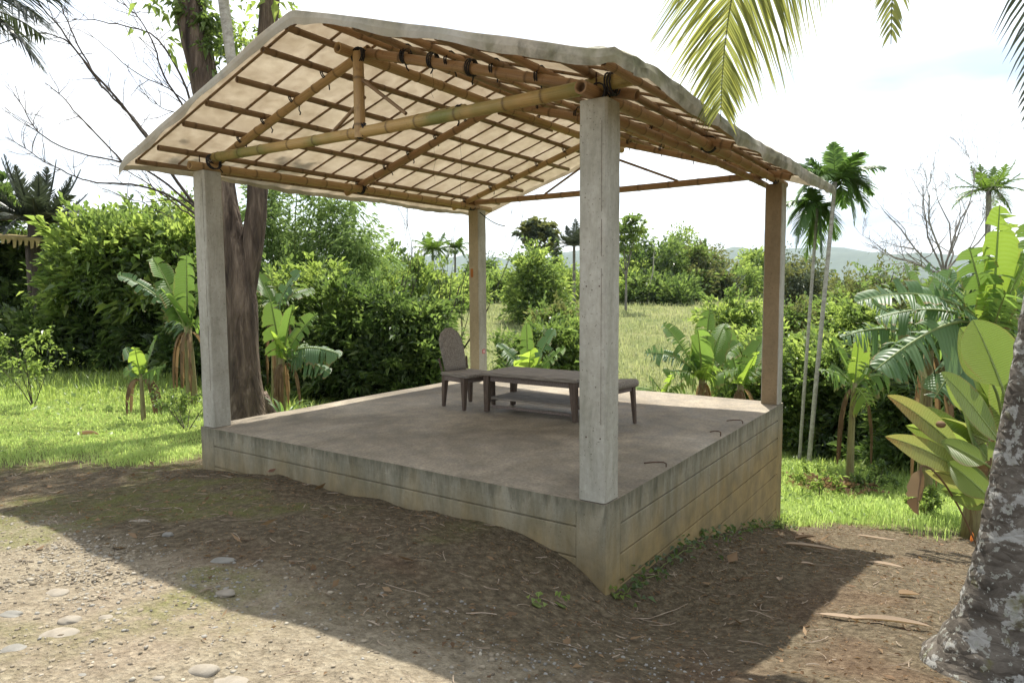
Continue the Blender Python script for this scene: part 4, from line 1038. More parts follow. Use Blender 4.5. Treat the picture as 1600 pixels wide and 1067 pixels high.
tree('hedge_shrub', 'dense dark shrub between the bamboo and the chair side shrub', 'shrub', gp(545, 15.8), blobs_px(15.8, [(540, 488, 42, 40), (515, 528, 40, 46), (565, 535, 48, 46), (540, 580, 60, 35), (500, 575, 40, 35), (575, 485, 30, 26)]), 15000, .12, 'lf_dark', 'bark_dark', 54, .07, clump=.2, multi=3)
tree('hedge_shrub', 'mid green leafy shrub behind the right side of the forked trunk', 'shrub', gp(455, 16.5), blobs_px(16.5, [(450, 470, 45, 50), (480, 540, 55, 50), (425, 540, 40, 50), (505, 450, 35, 40)]), 11000, .12, 'lf_mid', 'bark_dark', 55, .06, clump=.2, multi=2)
tree('sunlit_shrub', 'light green sunlit bush above the dark shrubs near the chair', 'shrub', gp(620, 24), blobs_px(24, [(590, 430, 45, 22), (640, 440, 40, 25), (680, 455, 30, 25), (560, 450, 40, 30)]), 7000, .15, 'lf_light', 'bark_grey', 56, .06, multi=2)

# bare thin trees and small palms in the middle distance
def bare(name, label, base, d0, L, r, depth, seed, mat='bark_grey', spread=.35, up=.5, kids=(2, 4), shrink=.62, group=None, crook=.12):
    rng = np.random.default_rng(seed); root = thing(name, label, 'tree', base, group); g = Geo()
    branchy(g, base-NW([0, 0, .1]), d0, L, r, depth, rng, spread, kids, up, 7, shrink, .006, None, crook); wpart(g, 'branches', M[mat], root, True); return root
for q, (px, top, lab) in enumerate(((628, 362, 'thin leafless sapling left of the small distant palms'), (668, 375, 'grey leafless sapling in front of the small distant palm'), (696, 385, 'slender leafless sapling nearest the cream pillar'))):
    d = 17.2+q*.4; b = gp(px, d); h = pt(px, top, d)[2]-b[2]; bare('bare_sapling', lab, b, (rng.normal(0, .1), rng.normal(0, .1), 1), h*.80, .036, 3, 60+q, 'bark_dark', spread=.25, up=.7, group='leafless saplings beyond the platform')
palm('small_palm', 'small distant palm with a rounded crown behind bare saplings', gp(676, 60), pt(676, 392, 60), ring_fronds(18, 2.0, .1, .35, 63, lo=-.9, hi=1.0), 64, .14, .10, 'bark_grey', 'palm_leaf', 26, .8, .10, .4)
palm('small_palm', 'small distant palm right next to the cream pillar', gp(711, 66), pt(711, 388, 66), ring_fronds(14, 1.5, .1, .35, 65, lo=-.9, hi=1.0), 66, .12, .09, 'bark_grey', 'palm_leaf', 24, .7, .10, .4)
palm('small_palm', 'distant palm partly hidden behind the near pillar', gp(897, 62), pt(897, 385, 62), ring_fronds(16, 2.3, .2, .2, 67, lo=-.5, hi=1.2), 68, .16, .12, 'bark_grey', 'palm_dark', 28, .8, .10, .2)
# mid-distance trees seen between the pillars
tree('conical_tree', 'bushy cone-shaped tree between the cream pillar and the near pillar', 'tree', gp(832, 50), blobs_px(50, [(832, 405, 16, 14), (834, 422, 22, 18), (832, 442, 28, 18), (826, 458, 32, 16), (840, 470, 34, 18), (850, 452, 25, 18)]), 12000, .30, 'lf_mid', 'bark_grey', 70, .15, clump=.5, per=30)
tree('tall_clump_tree', 'tall slim tree with round leaf clumps above the cone-shaped tree', 'tree', gp(842, 56), blobs_px(56, [(832, 352, 9, 6), (848, 356, 9, 6), (826, 366, 10, 7), (842, 370, 8, 7), (856, 372, 8, 8), (832, 382, 9, 7), (850, 388, 9, 8), (840, 396, 10, 8)]), 2600, .34, 'lf_grey', 'bark_grey', 71, .12, clump=.22, per=60, asp=.7)
tree('cypress_tree', 'slim dark column-shaped tree on the skyline beside the near pillar', 'tree', gp(869, 85), blobs_px(85, [(869, 384, 2.5, 8), (869, 398, 4, 10), (869, 414, 5, 12)]), 2500, .32, 'lf_dark', 'bark_dark', 72, .12, clump=.2)
tree('layered_tree', 'airy flat-layered tree showing just right of the near pillar', 'tree', gp(978, 58), blobs_px(58, [(985, 345, 13, 4), (975, 358, 20, 4), (995, 362, 12, 3), (972, 375, 18, 4), (985, 388, 10, 4), (962, 392, 18, 6)]), 2600, .30, 'lf_mid', 'bark_grey', 73, .12, clump=.22, per=35, flat=.4)
for q, (px, py, rx, ry, d, mt, lab) in enumerate((
   (1015, 425, 30, 44, 72, 'lf_dark', 'large round tree left in the far tree group beyond the field'),
   (1064, 412, 32, 42, 76, 'lf_mid', 'tallest round tree of the far tree group beyond the field'),
   (1100, 440, 26, 34, 72, 'lf_olive', 'olive green tree right in the far tree group beyond the field'),
   (1040, 455, 38, 22, 68, 'lf_dark', 'dark low bush under the far tree group'),
   (1122, 455, 18, 22, 74, 'lf_grey', 'grey-green bush at the right foot of the far tree group'),
   (985, 450, 20, 25, 70, 'lf_light', 'light green bush left of the far tree group'))):
    rg = np.random.default_rng(80+q)
    bl = [(px+rg.normal(0, rx*.5), py-ry*.18+rg.normal(0, ry*.5), rx*rg.uniform(.5, .75), ry*rg.uniform(.4, .6), rg.normal(0, 1.5)) for _ in range(10)]+[(px, py+ry*.4, rx*.8, ry*.5)]
    tree('field_tree', lab, 'tree' if q < 3 else 'shrub', gp(px, d), blobs_px(d, bl), 7000, .38, mt, 'bark_grey', 80+q, .2, clump=.55, per=28, group='trees beyond the field')
bare('grey_snag', 'pale leafless trunk standing in front of the far tree group', gp(1013, 66), (0, 0, 1), 5.0, .10, 1, 88, 'bark_pale', .2, .6, (1, 2), .3)
k = 90
for (px, py, rx, ry, d, mt, lab) in (
   (720, 455, 30, 25, 62, 'lf_light', 'light green bush behind the cream pillar near the valley floor'),
   (775, 445, 30, 25, 75, 'lf_light', 'yellow-green thicket right of the cream pillar on the far slope'),
   (755, 425, 10, 14, 95, 'lf_dark', 'small dark tree on the skyline right of the cream pillar'),
   (655, 468, 22, 30, 40, 'lf_mid', 'dark green bush behind the bare saplings'),
   (890, 440, 28, 22, 80, 'lf_light', 'sunny bush behind the cone-shaped tree near the near pillar'),
   (940, 455, 35, 25, 75, 'lf_mid', 'green bush hidden behind the near pillar'),
   (830, 540, 42, 48, 20, 'lf_dark', 'dark rounded bush behind the banana plant at the table'),
   (900, 545, 32, 40, 20.5, 'lf_mid', 'yellowish rounded bush right behind the banana at the table'),
   (870, 505, 30, 18, 24, 'lf_olive', 'olive bush just above the banana at the table'),
   (1165, 440, 26, 20, 80, 'lf_mid', 'green tree left of the brown pillar on the far slope'),
   (1178, 412, 12, 14, 85, 'lf_light', 'pale tree on the skyline left of the brown pillar'),
   (1165, 500, 45, 30, 24, 'lf_light', 'bright green bush left of the brown pillar'),
   (1160, 560, 50, 50, 18, 'lf_mid', 'leafy thicket behind the banana group at the brown pillar'),
   (1250, 430, 28, 28, 45, 'lf_grey', 'grey-green tree behind the slender twin palms'),
   (1300, 470, 45, 40, 36, 'lf_olive', 'tan-green bush right of the slender twin palms'),
   (1370, 450, 55, 30, 40, 'lf_olive', 'olive thicket below the grey leafless tree'),
   (1240, 500, 30, 40, 30, 'lf_olive', 'olive bush between brown pillar and slender palms'),
   (1330, 515, 60, 38, 20, 'lf_light', 'yellow-green vine covered bush behind the young banana'),
   (1260, 580, 45, 50, 17, 'lf_mid', 'green thicket at the foot of the slender twin palms'),
   (1330, 600, 60, 40, 16.5, 'lf_dark', 'dark thicket behind the young banana on the right lawn'),
   (1430, 590, 60, 60, 14, 'lf_dark', 'dark thicket under the big banana on the right'),
   (1545, 500, 70, 70, 13, 'lf_dark', 'dark bush behind the big banana at the right edge'),
   (1470, 520, 55, 50, 15, 'lf_mid', 'green bush behind the big banana leaves')):
    rg = np.random.default_rng(k)
    bl = [(px+rg.normal(0, rx*.45), py+rg.normal(0, ry*.35), rx*rg.uniform(.45, .65), ry*rg.uniform(.4, .55), rg.normal(0, .02*d)) for _ in range(7)]+[(px, py+ry*.5, rx*.8, ry*.5)]
    near = d < 30
    tree('wild_bush' if 'tree' not in lab.split(' on ')[0] else 'slope_tree', lab, 'shrub' if 'tree' not in lab.split(' on ')[0] else 'tree', gp(px, d), blobs_px(d, bl), 8000 if near else 5000, .13 if near else .0052*d, M and mt, 'bark_dark', k, .05 if near else .14, clump=.2 if near else .007*d, per=32, multi=2 if near else 1); k += 1

# ------------------------------------------------------------------ slender palms, bare tree and palm on the right
palm('slender_palm', 'shorter slender palm with a thin ringed trunk right of the brown pillar', gp(1256, 15.5), pt(1277, 325, 15.5), [(-.42, -.95, .1, .55), (-.55, -.3, .2, .6), (.1, -1.15, -.1, .3), (.55, -.7, .2, .5), (-.75, .05, 0, .45), (.4, .1, .3, .4), (-.15, -1.2, .2, .35), (-.3, .4, -.3, .3), (-.6, -.65, -.4, .5), (.2, -.9, .5, .4)],
     101, .038, .034, 'bark_pale', 'palm_green', 42, .40, .042, .6, 'slender palms by the brown pillar')
palm('slender_palm', 'taller slender palm with a full green crown right of the brown pillar', gp(1271, 15.0), pt(1305, 285, 15.0), [(.75, -.65, .1, .6), (.95, -.25, .2, .5), (-.75, -.35, .2, .55), (.35, -.95, -.2, .5), (-.5, .55, .1, .3), (.1, .75, .2, .2), (.55, .5, .1, .3), (-.85, .15, -.2, .4), (.9, .25, -.3, .4), (.2, .5, -.7, .4), (-.3, .35, .7, .3), (.65, .05, .6, .45), (-.2, .8, -.3, .25), (.4, .65, -.2, .25), (-.65, .45, .3, .3), (.8, .0, .3, .4), (-.6, -.05, -.5, .45), (.5, -.5, .6, .5), (-.4, .6, .5, .25), (.0, .35, .9, .3), (.75, .4, .4, .3)],
     102, .05, .042, 'bark_pale', 'palm_green', 44, .44, .045, .45, 'slender palms by the brown pillar')
rb = gp(1470, 24); rt_ = thing('leafless_tree', 'grey leafless spreading tree on the skyline above the big banana', 'tree', rb)
rng = np.random.default_rng(110); g = Geo()
limb(g, rb-NW([0, 0, .1]), pt(1475, 430, 24), .12, .09, rng, .03, 9, 9)
for (a, b, s_) in ((1380, 300, .05), (1440, 285, .055), (1490, 270, .05), (1540, 300, .05), (1360, 360, .045), (1350, 415, .05), (1590, 330, .05), (1420, 260, .045), (1520, 260, .04)):
    c0 = pt(1475, 430, 24); e_ = pt(a, b, 24+rng.normal(0, .6)); L = np.linalg.norm(e_-c0)
    branchy(g, c0, e_-c0+NW([0, 0, .2]), L*.85, s_*.75, 3, rng, .45, (3, 5), .12, 7, .52, .005)
wpart(g, 'branches', M['bark_grey'], rt_, True)
palm('fan_palm', 'tattered palm behind the grey leafless tree near the right edge', gp(1545, 30), pt(1545, 300, 30), ring_fronds(20, 1.5, .1, .3, 111, lo=-.8, hi=1.1), 112, .14, .10, 'bark_grey', 'palm_leaf', 30, .5, .05, .3)

# ------------------------------------------------------------------ banana plants
def fromtop(px, d, toppy):
    b = gp(px, d); return b, pt(px, toppy, d)[2]-b[2]
b, h = fromtop(828, 13.6, 592)
banana('banana_plant', 'young yellow-green banana plant rising behind the low table', b, [(-.62, .68, .2, .34, .55, 'banana_blue'), (-.02, 1.10, .25, .26, .35), (.55, .98, .2, .36, .35, 'banana_blue'), (.75, .62, -.1, .32, .4), (.05, .60, -.35, .52, .7, 'banana_yellow'), (.40, .22, -.3, .40, .5, 'banana_yellow'), (-.30, .3, .3, .3, .6, 'banana_blue')], 120, h, .06)
b, h = fromtop(1098, 12.2, 590)
banana('banana_plant', 'large banana plant with a broad yellow-green leaf left of the brown pillar', b, [(-1.02, .42, .1, .38, .75, 'banana_blue'), (-.66, .95, .3, .42, .4), (-.18, .88, -.3, .50, .5), (.14, 1.22, .1, .44, .3), (.5, .95, .3, .42, .45), (-.35, .35, -.3, .3, .6), (.25, .45, .5, .3, .5), (-.75, .1, -.2, .34, .7), (.55, .15, -.3, .34, .6), (.75, .6, .2, .36, .5), (-.05, .3, -.6, .34, .5, 'banana_yellow')], 121, h, .08, dry=5)
b, h = fromtop(1160, 12.6, 600)
banana('banana_plant', 'leaning banana plant close behind the brown pillar', b, [(.18, .62, -.35, .40, .35, 'banana_yellow'), (.5, .85, .2, .38, .5), (-.28, 1.05, .2, .40, .4), (.55, .35, .2, .35, .7), (-.35, .4, -.2, .34, .6)], 122, h, .08, dry=5)
b, h = fromtop(1040, 12.0, 612)
banana('banana_sapling', 'small banana sapling at the platform edge left of the brown pillar', b, [(-.28, .28, 0, .26, .6), (.1, .32, -.2, .24, .5, 'banana_yellow'), (.38, .12, .1, .26, .6), (-.5, .05, .2, .22, .5)], 123, h, .04, dry=1)
b, h = fromtop(1338, 12.4, 600)
banana('banana_sapling', 'young banana with upright leaves in front of the thicket on the right lawn', b, [(-.42, .85, .1, .36, .4), (.12, 1.0, .1, .34, .3, 'banana_yellow'), (.5, .6, .1, .36, .6), (-.7, .25, -.1, .34, .7), (.15, -.35, -.3, .34, .6, 'banana_yellow'), (.75, .1, .2, .36, .7), (-.2, .3, .5, .3, .5)], 124, h, .06, dry=3)
b, h = fromtop(1535, 8.4, 520)
banana('banana_plant', 'big banana plant with long bluish drooping leaves at the right', b, [(-1.62, .38, .1, .52, .75, 'banana_blue'), (-1.50, -.42, -.2, .55, .75, 'banana_blue'), (-1.15, .15, .5, .48, .8, 'banana_blue'), (-.25, 1.05, .1, .46, .35), (.10, 1.55, .1, .42, .3, 'banana_yellow'), (.45, 1.25, -.2, .50, .4), (-.75, .80, .2, .42, .5, 'banana_blue'), (.6, .5, .3, .5, .6), (-.85, -.75, -.3, .50, .6, 'banana_blue'), (-.2, .5, -.5, .4, .5), (.3, .9, .4, .4, .4)], 125, h, .10, dry=4, tears=9)
b, h = fromtop(1462, 9.8, 545)
banana('banana_plant', 'dark leaved banana plant left of the big one at the right', b, [(-1.25, .15, .1, .46, .8, 'banana_blue'), (-1.0, .75, .2, .44, .55, 'banana_blue'), (-.3, 1.25, .2, .46, .35), (.35, 1.15, .1, .46, .35, 'banana_blue'), (.85, .7, .1, .44, .5), (-.8, -.35, -.2, .42, .6, 'banana_blue'), (-.35, .35, -.5, .4, .6, 'banana_blue'), (.5, .2, -.4, .42, .6), (.15, .7, -.4, .4, .5)], 131, h, .09, dry=5, tears=8)
b, h = fromtop(1600, 9.0, 480)
banana('banana_plant', 'banana plant with bright upright leaves behind the coconut trunk', b, [(-.35, 1.2, .1, .5, .35, 'banana_yellow'), (-.75, .7, .1, .46, .5), (.2, 1.3, 0, .5, .3), (-.6, .1, -.3, .46, .6, 'banana_blue'), (.7, .6, .2, .5, .5)], 126, h, .10, dry=3)
b, h = fromtop(292, 13.2, 510)
banana('banana_plant', 'tall banana plant showing left of the pale grey pillar', b, [(-.72, 1.35, .2, .46, .35), (.0, 1.38, .1, .44, .3), (-1.25, 1.0, -.1, .30, .55, 'banana_blue'), (-.35, .75, -.3, .40, .5), (.35, .9, .2, .42, .5), (-.45, .15, .2, .34, .6, 'banana_blue'), (.5, .3, -.2, .36, .6)], 127, h, .09, dry=6)
b, h = fromtop(432, 12.6, 560)
banana('banana_plant', 'banana clump with spreading leaves right of the forked trunk', b, [(-.20, 1.05, .1, .40, .35), (.28, 1.0, -.1, .36, .35), (.62, .80, .2, .38, .5), (1.15, .05, -.1, .36, .75, 'banana_blue'), (.95, -.28, -.2, .34, .7, 'banana_blue'), (-.1, .55, -.3, .34, .6, 'banana_yellow'), (.4, .25, .3, .3, .5)], 128, h, .08, dry=6)
b, h = fromtop(425, 14.5, 480)
banana('banana_plant', 'taller banana plant behind the clump right of the forked trunk', b, [(.55, .78, .1, .40, .5, 'banana_blue'), (.35, .3, -.3, .36, .6, 'banana_blue'), (-.4, .7, .2, .4, .4), (.75, .35, .4, .36, .6)], 129, h, .08, dry=3)
b, h = fromtop(214, 11.0, 585)
banana('banana_sapling', 'small banana sapling alone on the left lawn', b, [(-.28, .42, .1, .20, .5, 'banana_blue'), (.0, .45, -.15, .22, .4, 'banana_yellow'), (.26, .62, .1, .22, .35), (.46, .12, -.1, .24, .7), (-.36, .08, .2, .2, .6)], 130, h, .035, dry=5)

# ------------------------------------------------------------------ broad paddle-leaf plant at the right edge
D1 = 4.3
cb = gp(1585, D1+.1); rng = np.random.default_rng(140)
cal = thing('paddle_leaf_plant', 'broad paddle-leaved plant with yellowing leaves beside the coconut trunk', 'plant', cb)
cbm = cb+NW([0, 0, .1])
for i, (bx, by, tx, ty, wpx, mt, dz, vee) in enumerate((
   (1552, 602, 1500, 512, 78, 'calathea', .1, .25), (1566, 606, 1520, 500, 86, 'calathea', -.05, .2), (1500, 705, 1386, 618, 58, 'calathea_yellow', 0, .35), (1560, 690, 1470, 582, 62, 'calathea', -.1, .2),
   (1505, 735, 1383, 682, 46, 'calathea_yellow', -.1, .3), (1530, 735, 1450, 645, 70, 'calathea', .1, .2), (1548, 780, 1480, 722, 48, 'calathea', -.25, .3), (1545, 770, 1486, 778, 36, 'calathea', -.2, .5),
   (1545, 690, 1440, 655, 50, 'calathea_yellow', .2, .3), (1590, 700, 1560, 560, 80, 'calathea', .3, .2), (1560, 745, 1505, 668, 60, 'calathea', .15, .2), (1600, 690, 1640, 560, 80, 'calathea', .2, .25), (1535, 720, 1500, 625, 56, 'calathea', .25, .3), (1530, 760, 1445, 735, 40, 'calathea_yellow', .1, .35),
   (1545, 640, 1478, 600, 44, 'calathea', .3, .4), (1520, 690, 1430, 640, 40, 'calathea', .3, .35), (1540, 725, 1470, 690, 44, 'calathea', -.2, .35), (1525, 715, 1415, 665, 40, 'calathea', .15, .35), (1560, 660, 1515, 575, 50, 'calathea', .35, .3), (1580, 760, 1545, 690, 50, 'calathea', -.1, .3), (1540, 790, 1470, 765, 36, 'calathea', .2, .4), (1575, 640, 1585, 540, 56, 'calathea', .4, .3))):
    d = D1+dz; p1 = pt(bx, by, d); p2 = pt(tx, ty, d+rng.uniform(-.15, .1)); L = np.linalg.norm(p2-p1)
    g = Geo(); foot = cbm+rng.normal(0, .05, 3)*NW([1, 1, 0])
    P = bez([foot, foot+NW([0, 0, .35])+(p1-foot)*.2, p1-(p2-p1)*.45, p1], 14); V, F, A, uv = tube(P, np.linspace(.014, .008, 14), 6); g.add(V, F, None, uv); wpart(g, 'stalk', M['stem'], cal, True)
    g = Geo(); tv = nrm(p2-p1); rl = rng.uniform(-.75, .75); sd = np.cross(tv, -CF); sd = sd*math.cos(rl)+np.cross(tv, sd)*math.sin(rl); mid = p1+(p2-p1)*.5+NW([0, 0, .06])*L-CF*.05*L
    blade(g, [p1, p1+(p2-p1)*.33+NW([0, 0, .05])*L, p1+(p2-p1)*.7+NW([0, 0, .06])*L, p2], wpx*(.82 if 'yellow' in mt else 1.0)*d/FPX, rng, 0, vee, .18, .01, 22, .008, sd, .16, (.82, .8)); wpart(g, 'leaf', M[mt], cal, True)
for (x, y, x2, y2) in ((1438, 728, 1436, 806), (1548, 715, 1540, 770)):
    g = Geo(); p1 = pt(x, y, D1-.2); p2 = pt(x2, y2, D1-.2); blade(g, [p1, p1+(p2-p1)*.3+CR*.02, p1+(p2-p1)*.6-CR*.03, p2], .14, rng, 2, .9, .2, .05, 14, .006, CR, .1); wpart(g, 'dead_leaf', M['lf_dry'], cal, True)
g = Geo(); g.add(*tube(bez([cbm, pt(1500, 760, D1-.15), pt(1450, 715, D1-.2), pt(1438, 730, D1-.2)], 14), .006, 5)[:2]); wpart(g, 'dry_stalk', M['lf_dry'], cal, True)
for (x, y) in ((1470, 663), (1513, 635)):
    V, F = subdiv(*ico()); g = Geo().add(pt(x, y, D1-.1)+V*NW([.028, .028, .022]), F); wpart(g, 'flower_bud', M['lf_dry'], cal, True)

# ------------------------------------------------------------------ coconut palm at the right edge
cbase = gp(1572, 3.35); rng = np.random.default_rng(150)
cp = thing('coconut_palm', 'lichen-covered coconut palm trunk at the right edge with fronds overhead', 'palm', cbase)
ctop = pt(1850, 448, 3.35); ctop[2] = 5.9
n = 90; t = np.linspace(0, 1, n)
k1 = pt(1602, 700, 3.35); k2 = pt(1640, 450, 3.38)
P = bez([cbase-NW([0, 0, .12]), pt(1610, 760, 3.35), pt(1682, 300, 3.4), ctop], n)
hz = P[:, 2]-cbase[2]
rad = .16+.15*np.exp(-np.maximum(hz, 0)/.20)-.03*t; rad = rad*(1+.025*np.sin(hz*58)+rng.normal(0, .008, n))
g = Geo(); V, F, A, uv = tube(P, rad, 28, None, .02, rng); g.add(V, F, None, uv); wpart(g, 'trunk', M['bark_lichen'], cp, True)
def cfrond(pix, d, rise, lm, n=70, wd=.034, droop=.28, mat='palm_yellow', fwd=.9):
    tip = pt(*pix, d); mid = pt(pix[0]-2, pix[1]-420, d); g = Geo()
    frond(g, [ctop, ctop+NW([0, 0, rise])+(mid-ctop)*.35, mid+NW([0, 0, .35]), tip], n, lm, wd, rng, droop, .22, .12, fwd, .02, None, .06, CR*.95-CF*.3); wpart(g, 'frond', M[mat], cp)
cfrond((1126, 190), 4.7, .7, 1.10, 190, .020, .30, fwd=.8)
cfrond((1392, 70), 4.4, .5, .62, 110, .020, .25, fwd=1.0)
cfrond((1615, 215), 3.9, .4, .50, 80, .018, .4, 'palm_dark')
for a in range(9):
    an = a*.7+2.2; v = NW([math.cos(an), math.sin(an), 0]); L = rng.uniform(2.6, 3.4)
    if np.dot(v, NW([-HX, -HY, 0])) < -2: continue
    tip = ctop+v*L+NW([0, 0, rng.uniform(.3, 1.1)])
    q = (tip-CAM); dep = q@CF
    g = Geo(); frond(g, [ctop, ctop+v*.7+NW([0, 0, .8]), ctop+v*2.0+NW([0, 0, 1.2]), tip], 46, .6, .036, rng, .5, .15, .15, .6, .02); wpart(g, 'frond', M['palm_leaf'], cp)
for a in range(6):
    an = a*1.05; V, F = subdiv(*ico()); g = Geo().add(ctop+NW([math.cos(an)*.24, math.sin(an)*.24, -.22])+V*NW([.11, .11, .14]), F); wpart(g, 'coconut', M['stem'], cp, True)
# coconut palm standing outside the frame at the upper left: two fronds reach in
b = gp(-150, 9.5); tpp = pt(-150, 20, 9.5)
palm('coconut_palm', 'dark coconut palm fronds hanging into the top left corner', b, tpp, [(2.15, .28, .1, .3), (2.05, -.22, -.2, .35), (1.65, -.65, .3, .45), (-2, .2, .5, .4), (.5, .4, 2.2, .4), (.3, .6, -2.0, .5), (-1.5, .3, -1.6, .4), (1.2, 1.3, .8, .3)], 151, .17, .13, 'bark_grey', 'palm_dark', 58, .75, .03, .5)

# ------------------------------------------------------------------ small plants
def sapling(name, label, base, h, n, size, mat, seed, spread=.35, sp=.6, cat='plant'):
    rng = np.random.default_rng(seed); base = NW(base, float); root = thing(name, label, cat, base); g = Geo(); tips = []
    for q in range(5):
        branchy(g, base-NW([0, 0, .03]), (rng.normal(0, spread), rng.normal(0, spread), 1), h*rng.uniform(.6, .9), .009, 2, rng, sp, (2, 3), .3, 5, .5, .002, tips)
    wpart(g, 'stems', M['bark_dark'], root, True)
    g = Geo(); T = NW([t_[0] for t_ in tips]); k = rng.integers(0, len(T), n); P = T[k]+rng.normal(0, h*.05, (n, 3)); D = rng.normal(0, 1, (n, 3))+NW([0, 0, .3])
    V, F = leafset(P, D, size*rng.uniform(.6, 1.3, n), size*.5*rng.uniform(.7, 1.2, n), rng); g.add(V, F); wpart(g, 'leaves', M[mat], root)
    return root
sapling('leafy_sapling', 'young yellow-green sapling at the left edge of the lawn', gp(40, 12.0), 1.15, 420, .10, 'lf_light', 201)
sapling('leafy_sapling', 'small leafy bush on the lawn beside the platform corner', gpix(292, 672), .55, 420, .06, 'lf_mid', 202, .5)
sapling('leafy_sapling', 'low weedy bush on the lawn left of the pale grey pillar', gp(275, 11.6), .5, 320, .07, 'lf_light', 203, .6)
sapling('lawn_weed', 'tall leafy weed in the grass right of the brown pillar', gp(1290, 11.0), .55, 300, .09, 'lf_light', 204, .5)
sapling('lawn_weed', 'spreading weed at the foot of the young banana on the right lawn', gp(1375, 11.6), .5, 300, .09, 'lf_mid', 205, .6)
sapling('lawn_weed', 'bushy weed in the grass left of the paddle-leaved plant', gp(1465, 9.5), .5, 320, .08, 'lf_light', 206, .6)
rng = np.random.default_rng(207)
b = gp(438, 10.6); sp = thing('spiky_plant', 'dark spiky strap-leaved plant beside the far platform edge', 'plant', b)
for q in range(11):
    a = rng.uniform(0, 6.28); v = NW([math.cos(a), math.sin(a), 0]); L = rng.uniform(.35, .75); g = Geo()
    blade(g, [b, b+NW([0, 0, L*.5])+v*.05, b+NW([0, 0, L*.9])+v*L*.3, b+NW([0, 0, L*rng.uniform(.6, 1)])+v*L*.7], .05, rng, 0, .4, .1, .02, 10, .004, None, .0, (.5, .6)); wpart(g, 'leaf', M['palm_green'], sp, True)
# creeping vine along the foot of the right wall, seedlings by the corner
def creeper(label, path, n, seed, size, mat, name='creeping_vine', spread=.12):
    rng = np.random.default_rng(seed); P = NW(path, float); root = thing(name, label, 'vine' if name == 'creeping_vine' else 'seedling', P[0]); g = Geo()
    tt = np.linspace(0, len(P)-1, 40); Q = np.stack([np.interp(tt, range(len(P)), P[:, i]) for i in range(3)], -1); Q[:, :2] += rng.normal(0, .015, (40, 2)); Q[:, 2] = gzm(Q[:, 0], Q[:, 1])+.012
    g.add(*tube(Q, .004, 5)[:2]); wpart(g, 'runner', M['stem'], root, True)
    k = rng.integers(0, 40, n); L = Q[k]+rng.normal(0, spread, (n, 3))*NW([1, 1, 0]); L[:, 2] = gzm(L[:, 0], L[:, 1])+rng.uniform(.02, .10, n)
    D = rng.normal(0, 1, (n, 3))*NW([1, 1, .25])+NW([-.3, -.4, .1]); V, F = leafset(L, D, size*rng.uniform(.6, 1.3, n), size*.7*rng.uniform(.8, 1.2, n), rng, .2, .3)
    g = Geo().add(V, F); wpart(g, 'leaves', M[mat], root); return root
def onwall(a): return [(x, -.08, 0) for x in a]
creeper('dark green creeper spreading along the foot of the right wall', onwall((.12, .5, 1.0, 1.6, 2.2, 2.8)), 150, 210, .06, 'lf_mid', spread=.07)
creeper('small leafy weeds at the far end of the right wall', onwall((2.9, 3.6, 4.3, 4.9)), 120, 211, .05, 'lf_mid', spread=.09)
for q, (px, py, lab) in enumerate(((840, 951, 'pale green seedling on bare soil left of the platform corner'), (876, 947, 'pale green seedling on bare soil next to the platform corner'), (962, 935, 'tiny seedling growing right at the platform corner'))):
    p = gpix(px, py); creeper(lab, [p, p+NW([.03, .02, 0])], 7, 212+q, .045, 'lf_light', 'seedling', .02)
p = gpix(1517, 850)
os_ = thing('orange_leaf_shoot', 'single upright orange leaf beside the coconut trunk', 'leaf', p); g = Geo()
p1 = p+NW([0, 0, .02]); blade(g, [p1, p1+NW([0, 0, .04]), p1+NW([0, 0, .08])+CR*.01, p1+NW([0, 0, .13])+CR*.01], .05, np.random.default_rng(3), 0, .3, .0, .1, 10, .002, CR, .1)
M['lf_orange'] = leafmat('orange_dead_leaf', (.35, .09, .02), (.42, .12, .03), (.5, .16, .04), (.6, .2, .04), .3, .6, .3)
wpart(g, 'leaf_blade', M['lf_orange'], os_, True)

# ------------------------------------------------------------------ grass, weeds, litter, gravel
def inplat(x, y, m=.03): return (x > -m) & (x < PD+m) & (y > -m) & (y < PW+m)
def grass_blades(n, smin, smax, lat0, lat1, hmin, hmax, wmin, seed, thin=None):
    rng = np.random.default_rng(seed); s = np.exp(rng.uniform(math.log(smin), math.log(smax), n)); t = s*rng.uniform(lat0, lat1, n)
    x = CAM[0]+s*HX+t*HY; y = CAM[1]+s*HY-t*HX
    gv, ga, *_ = ground_masks(x, y); pn_ = vnoise(x, y, .8, 91)
    keep = (rng.random(n) < ga*(.35+.9*pn_)) & ~inplat(x, y)
    x, y, s, pn_ = x[keep], y[keep], s[keep], pn_[keep]; n = len(x)
    z = gzm(x, y)-.01; h = rng.uniform(hmin, hmax, n)*(.55+.9*vnoise(x, y, 1.7, 92)); a = rng.uniform(0, 6.283, n)
    w_ = np.maximum(wmin, .0011*s)*rng.uniform(.7, 1.3, n); b = np.stack([x, y, z], -1); up = NW([0, 0, 1.0])
    S = np.stack([np.cos(a), np.sin(a), 0*a], -1); L = np.stack([-np.sin(a), np.cos(a), 0*a], -1)*rng.uniform(.1, .75, n)[:, None]
    m = b+up*h[:, None]*.6+L*h[:, None]*.35; tip = b+up*h[:, None]*rng.uniform(.7, 1.0, n)[:, None]+L*h[:, None]
    V = np.stack([b-S*w_[:, None]*.5, b+S*w_[:, None]*.5, m+S*w_[:, None]*.42, m-S*w_[:, None]*.42, tip], 1).reshape(-1, 3)
    j = np.arange(n)*5; return V, [np.stack([j, j+1, j+2, j+3], -1), np.stack([j+3, j+2, j+4], -1)], np.repeat(pn_, 5)+.001
g = Geo().add(*grass_blades(150000, 6.5, 26, -.95, -.12, .03, .085, .007, 301)); setp(g.build('grass', M['grass']), 'short bright green grass covering the left lawn', 'grass', kind='stuff')
